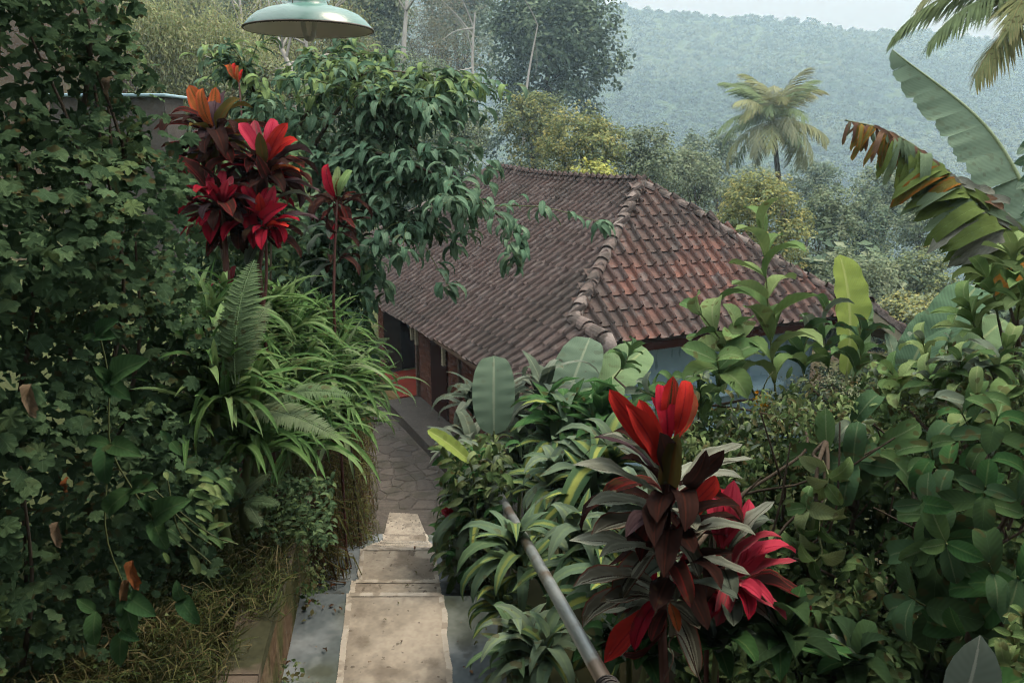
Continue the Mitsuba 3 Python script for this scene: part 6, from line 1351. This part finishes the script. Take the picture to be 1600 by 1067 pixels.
shrub('lower big leaved shrub under the glossy one with dark oval leaves', [(at(1530, 920, 2.45), at(1545, 880, 2.3)), (at(1560, 930, 2.4), at(1590, 900, 2.25)), (at(1500, 950, 2.5), at(1420, 930, 2.4)), (at(1480, 880, 2.6), at(1450, 850, 2.45)), (at(1540, 980, 2.4), at(1500, 1000, 2.3))], at(1530, 1040, 2.6), .15, [C_LILY[0], C_MDG, C_DKG, C_SHRUB[3]], n=3, wide=1.3, droop=.6, el=.15)
shrub('light green shrub at the right edge under the torn banana leaf', [(at(1575, 470, 3.3), at(1585, 395, 3.3)), (at(1560, 500, 3.35), at(1540, 430, 3.4)), (at(1590, 500, 3.3), at(1620, 420, 3.2)), (at(1545, 540, 3.3), at(1515, 480, 3.3))], at(1580, 620, 3.35), .16, C_SHRUB[1:3], n=5, wide=1.0)
shrub('pale leaved shrub in front of the canna', [(at(1520, 620, 3.1), at(1500, 560, 3.1)), (at(1555, 600, 3.1), at(1575, 540, 3.05)), (at(1480, 640, 3.2), at(1450, 590, 3.2)), (at(1580, 640, 3.0), at(1600, 600, 2.95)), (at(1530, 660, 3.0), at(1530, 610, 2.9)), (at(1420, 640, 3.4), at(1390, 580, 3.4)), (at(1470, 600, 3.5), at(1440, 530, 3.5))], at(1520, 720, 3.15), .145, C_SILV[1:] + C_SHRUB[:3], n=5, wide=1.05, droop=.2)
shrub('yellow green weedy shrub at the bottom right corner', [(at(1590, 1010, 1.9), at(1580, 985, 1.85)), (at(1600, 1040, 1.9), at(1585, 1040, 1.8)), (at(1610, 1000, 1.95), at(1600, 960, 1.95))], at(1620, 1100, 1.95), .06, C_SHRUB[1:3], n=4)
shrub('trailing creeper with pointed leaves hanging down the tangled hedge', [(at(1285, 720, 3.0), at(1290, 760, 2.85)), (at(1290, 780, 2.9), at(1280, 830, 2.8)), (at(1275, 800, 2.9), at(1262, 800, 2.85)), (at(1280, 840, 2.85), at(1265, 880, 2.75))], at(1290, 690, 3.05), .10, C_SHRUB[:2] + C_RHEDGE[2:4], OVATE, n=3, wide=1.2, droop=.6, el=.1)
for (x0, y0, L, lab) in ((1225, 1000, .20, 'dark broad leaved plant at the bottom edge right of the pink cordyline'), (1120, 1010, .16, 'dark leafy plant at the foot of the pink cordyline'), (1010, 1030, .15, 'dark leafy plant under the drooping tips of the tall cordyline'), (1330, 1040, .15, 'dark leafy plant at the bottom edge below the tangled hedge'), (950, 1010, .14, 'dark leafy plant right of the taped joint of the handrail')):
    clump_plant('broad_leaf_plant', lab, 'plant', at(x0, y0, 2.5), 16, L, OVATE, [C_DKG, C_MDG, C_LILY[0], C_SILV[1]], (-.2, 1.0), wide=1.0)
rub = thing('rubber_plant', 'single large dark oval leaf with a pale midrib at the bottom right', 'plant')
b = at(1500, 1110, 1.75)
put(rub, ELLIP[0], pal((0.22, 0.28, 0.235), (0.45, 0.50, 0.43), 0.05, vein=.05, spot=.1), b, at(1532, 992, 1.74), [-.25, -1, .55], wide=1.75)
put(rub, ELLIP[0], C_LILY[0], b, b + [.18, .05, .05], [0, -.5, 1], wide=1.5)
part(rub, 'stem', mikit.ply(tube(bez([[b[0] + .05, b[1], float(ground_z(b[0], b[1])) - .05], b + [0.02, 0, -.2], b], 6), .009, 6), 'green_stem', True))
blo = thing('orange_blossom', 'small orange and yellow blossom hanging below the tall sapling', 'flower')
c = at(1192, 612, 3.85); CO = [pal((0.55, 0.20, 0.015), vein=0), pal((0.60, 0.36, 0.02), vein=0)]
part(blo, 'stem', mikit.ply(tube(bez([c + [.05, .02, .10], c + [.01, 0, .05], c], 6), .003, 5), 'green_stem', True))
for k in range(26):
    q = c + r.normal(0, .018, 3) + [0, 0, -.0018 * k * 2]; put(blo, OVATE[k % 3], CO[k % 2], q, q + unit(r.normal(0, 1, 3) - [0, .3, .4]) * r.uniform(.015, .035), r.normal(0, 1, 3) - [0, 1, 0], 'petal')
creeper = thing('leaning_vine', 'bare woody vine looping across the right hedge', 'vine')
part(creeper, 'stem', mikit.ply(tube(bez([at(1075, 870, 2.6), at(1150, 780, 3.0), at(1210, 740, 3.1), at(1260, 700, 3.2), at(1240, 660, 3.5), at(1130, 635, 3.8), at(1050, 640, 3.9)], 30), np.linspace(.009, .004, 30), 6), 'bark', True))
part(creeper, 'tendril', mikit.ply(tube(bez([at(1035, 1067, 2.2), at(1052, 1030, 2.2), at(1045, 1005, 2.25), at(1062, 992, 2.25), at(1085, 1040, 2.2), at(1100, 1080, 2.2)], 24), .0022, 5), 'old_wood', True))
wire = thing('wire', 'thin slack wire below the weathered verge board', 'wire')
whole(wire, mikit.ply(tube(bez([at(1362, 538, 7.5), at(1395, 540, 7.0), at(1425, 532, 6.6), at(1500, 520, 6.0)], 16), .006, 5), 'pale_wood', True))
twig = thing('dry_twig', 'pale curled dry twig before the brick front wall', 'twig')
whole(twig, mikit.ply(tube(bez([at(742, 705, 5.6), at(728, 690, 5.6), at(722, 676, 5.6), at(735, 668, 5.6), at(730, 655, 5.6), at(723, 640, 5.6)], 16), .005, 5), 'pale_wood', True))

# ---------------------------------------------------------------- handrail
rail = thing('handrail', 'worn grey metal pipe handrail beside the stairs', 'handrail')
ra, rb = at(1010, 1180, 1.72), at(806, 818, 3.72); rd = unit(rb - ra)
A_, J0, J1, B_ = ra - rd * 0.9, at(950, 1058, 1.92), at(910, 1008, 2.03), rb + rd * 1.9
on = lambda p: ra + rd * ((np.asarray(p) - ra) @ rd)
part(rail, 'pipe', mikit.ply(tube(np.array([on(J1) + (B_ - on(J1)) * s for s in np.linspace(0, 1, 12)]), 0.0235, 16), 'pipe_metal', True))
part(rail, 'pipe', mikit.ply(tube(np.array([A_ + (on(J0) - A_) * s for s in np.linspace(0, 1, 8)]), 0.0235, 16), 'pipe_metal', True))
rr_ = np.random.default_rng(601); q0, q1 = on(J0) - rd * .01, on(J1) + rd * .012; m_ = MB()
m_.add(*tube(np.array([q0 + (q1 - q0) * s for s in np.linspace(0, 1, 26)]), 0.0285 + 0.002 * np.abs(np.sin(np.linspace(0, 26, 26) * 1.9)), 16)); part(rail, 'tape_wrap', m_.ply('black_tape', True))
sx, sy = axes(rd, [0, 0, 1])[0], axes(rd, [0, 0, 1])[2]
hel = lambda ph, turns: np.array([q0 + (q1 - q0) * s + (sx * math.cos(ph + turns * 6.283 * s) + sy * math.sin(ph + turns * 6.283 * s)) * (0.0315) for s in np.linspace(0.02, .98, 90)])
for ph, tn in ((0, 5), (2, -4), (4, 6)): part(rail, 'tape_wrap', mikit.ply(tube(hel(ph, tn), 0.0028, 5), 'black_tape', True))
for s in (0.25, 2.35, 4.0):
    p = ra + rd * s; g = float(stair_z(p[1])) - .5
    part(rail, 'post', mikit.ply(tube([[p[0], p[1], g], p - [0, 0, .015]], 0.021, 12), 'pipe_metal', True))

# ---------------------------------------------------------------- the hanging lamp
lamp = thing('pendant_lamp', 'green enamel lamp shade hanging at the top of the view', 'lamp')
lc = at(483, 47, 2.06); R_ = 0.170
out = [(R_, 0.0), (R_ * 0.985, 0.006), (R_ * 0.90, 0.022), (R_ * 0.80, 0.036), (R_ * 0.66, 0.046), (R_ * 0.50, 0.053), (R_ * 0.35, 0.058), (R_ * 0.315, 0.062), (R_ * 0.285, 0.075), (R_ * 0.25, 0.105), (R_ * 0.235, 0.150), (R_ * 0.10, 0.172)]
part(lamp, 'shade', mikit.ply(lathe(out, 64, lc), 'green_enamel', True))
part(lamp, 'shade_lining', mikit.ply(lathe([(max(a - .0025, .012), b - .0015) for a, b in out], 64, lc), 'white_enamel', True))
ring = np.array([[lc[0] + R_ * math.cos(a), lc[1] + R_ * math.sin(a), lc[2] + .0005] for a in np.linspace(0, 2 * np.pi, 65)])
part(lamp, 'rim', mikit.ply(tube(ring, .0028, 6, False), 'lamp_rim', True))
so = part(lamp, 'socket', mikit.ply(lathe([(.001, .150), (.022, .150), (.022, .085), (.018, .080), (.001, .080)], 24, lc), 'white_plastic', True))
for s in (-1, 1):
    part(lamp, 'bulb_tube', mikit.ply(tube(bez([lc + [s * .016, 0, .08], lc + [s * .018, -.01 * s, .02], lc + [s * .012, -.01 * s, -.016], lc + [s * .002, 0, -.024]], 12), .0068, 10), 'white_plastic', True))
part(lamp, 'cord', mikit.ply(tube([lc + [0, 0, .17], lc + [0, 0, 1.3]], .004, 8), 'black_tape', True))
for a in (0.2, 2.3, 4.4):
    part(lamp, 'stay_wire', mikit.ply(tube([lc + [math.cos(a) * R_ * .42, math.sin(a) * R_ * .42, .056], lc + [math.cos(a) * .02, math.sin(a) * .02, .30]], .0012, 5), 'lamp_rim', True))

# ---------------------------------------------------------------- litter on the steps
r = np.random.default_rng(701); n = 150
k = r.integers(2, 6, n); yy = np.array([r.uniform(steps[i][0] + .03, steps[i][1] - .03) for i in k]); a = r.uniform(-.48, .52, n)
a = np.where(r.random(n) < .65, np.sign(a) * (.30 + .18 * r.random(n)), a)
P = np.c_[xc(yy) + a, yy, [steps[i][2] + .011 for i in k]]
whole('leaf_litter', leaves_batch(CRUMPLE + [SMALL], r, P, np.c_[r.normal(0, 1, (n, 2)), np.zeros(n)], np.c_[r.normal(0, .2, (n, 2)), np.ones(n)], r.uniform(.008, .034, n), np.array(C_DRY + C_GRASS[:1] + C_MOSS[3:])[r.integers(0, 5, n)], 'dull_leaf').ply('dull_leaf'))
labels['leaf_litter'] = {'kind': 'stuff', 'label': 'small dry leaf litter scattered along the edges of the steps'}
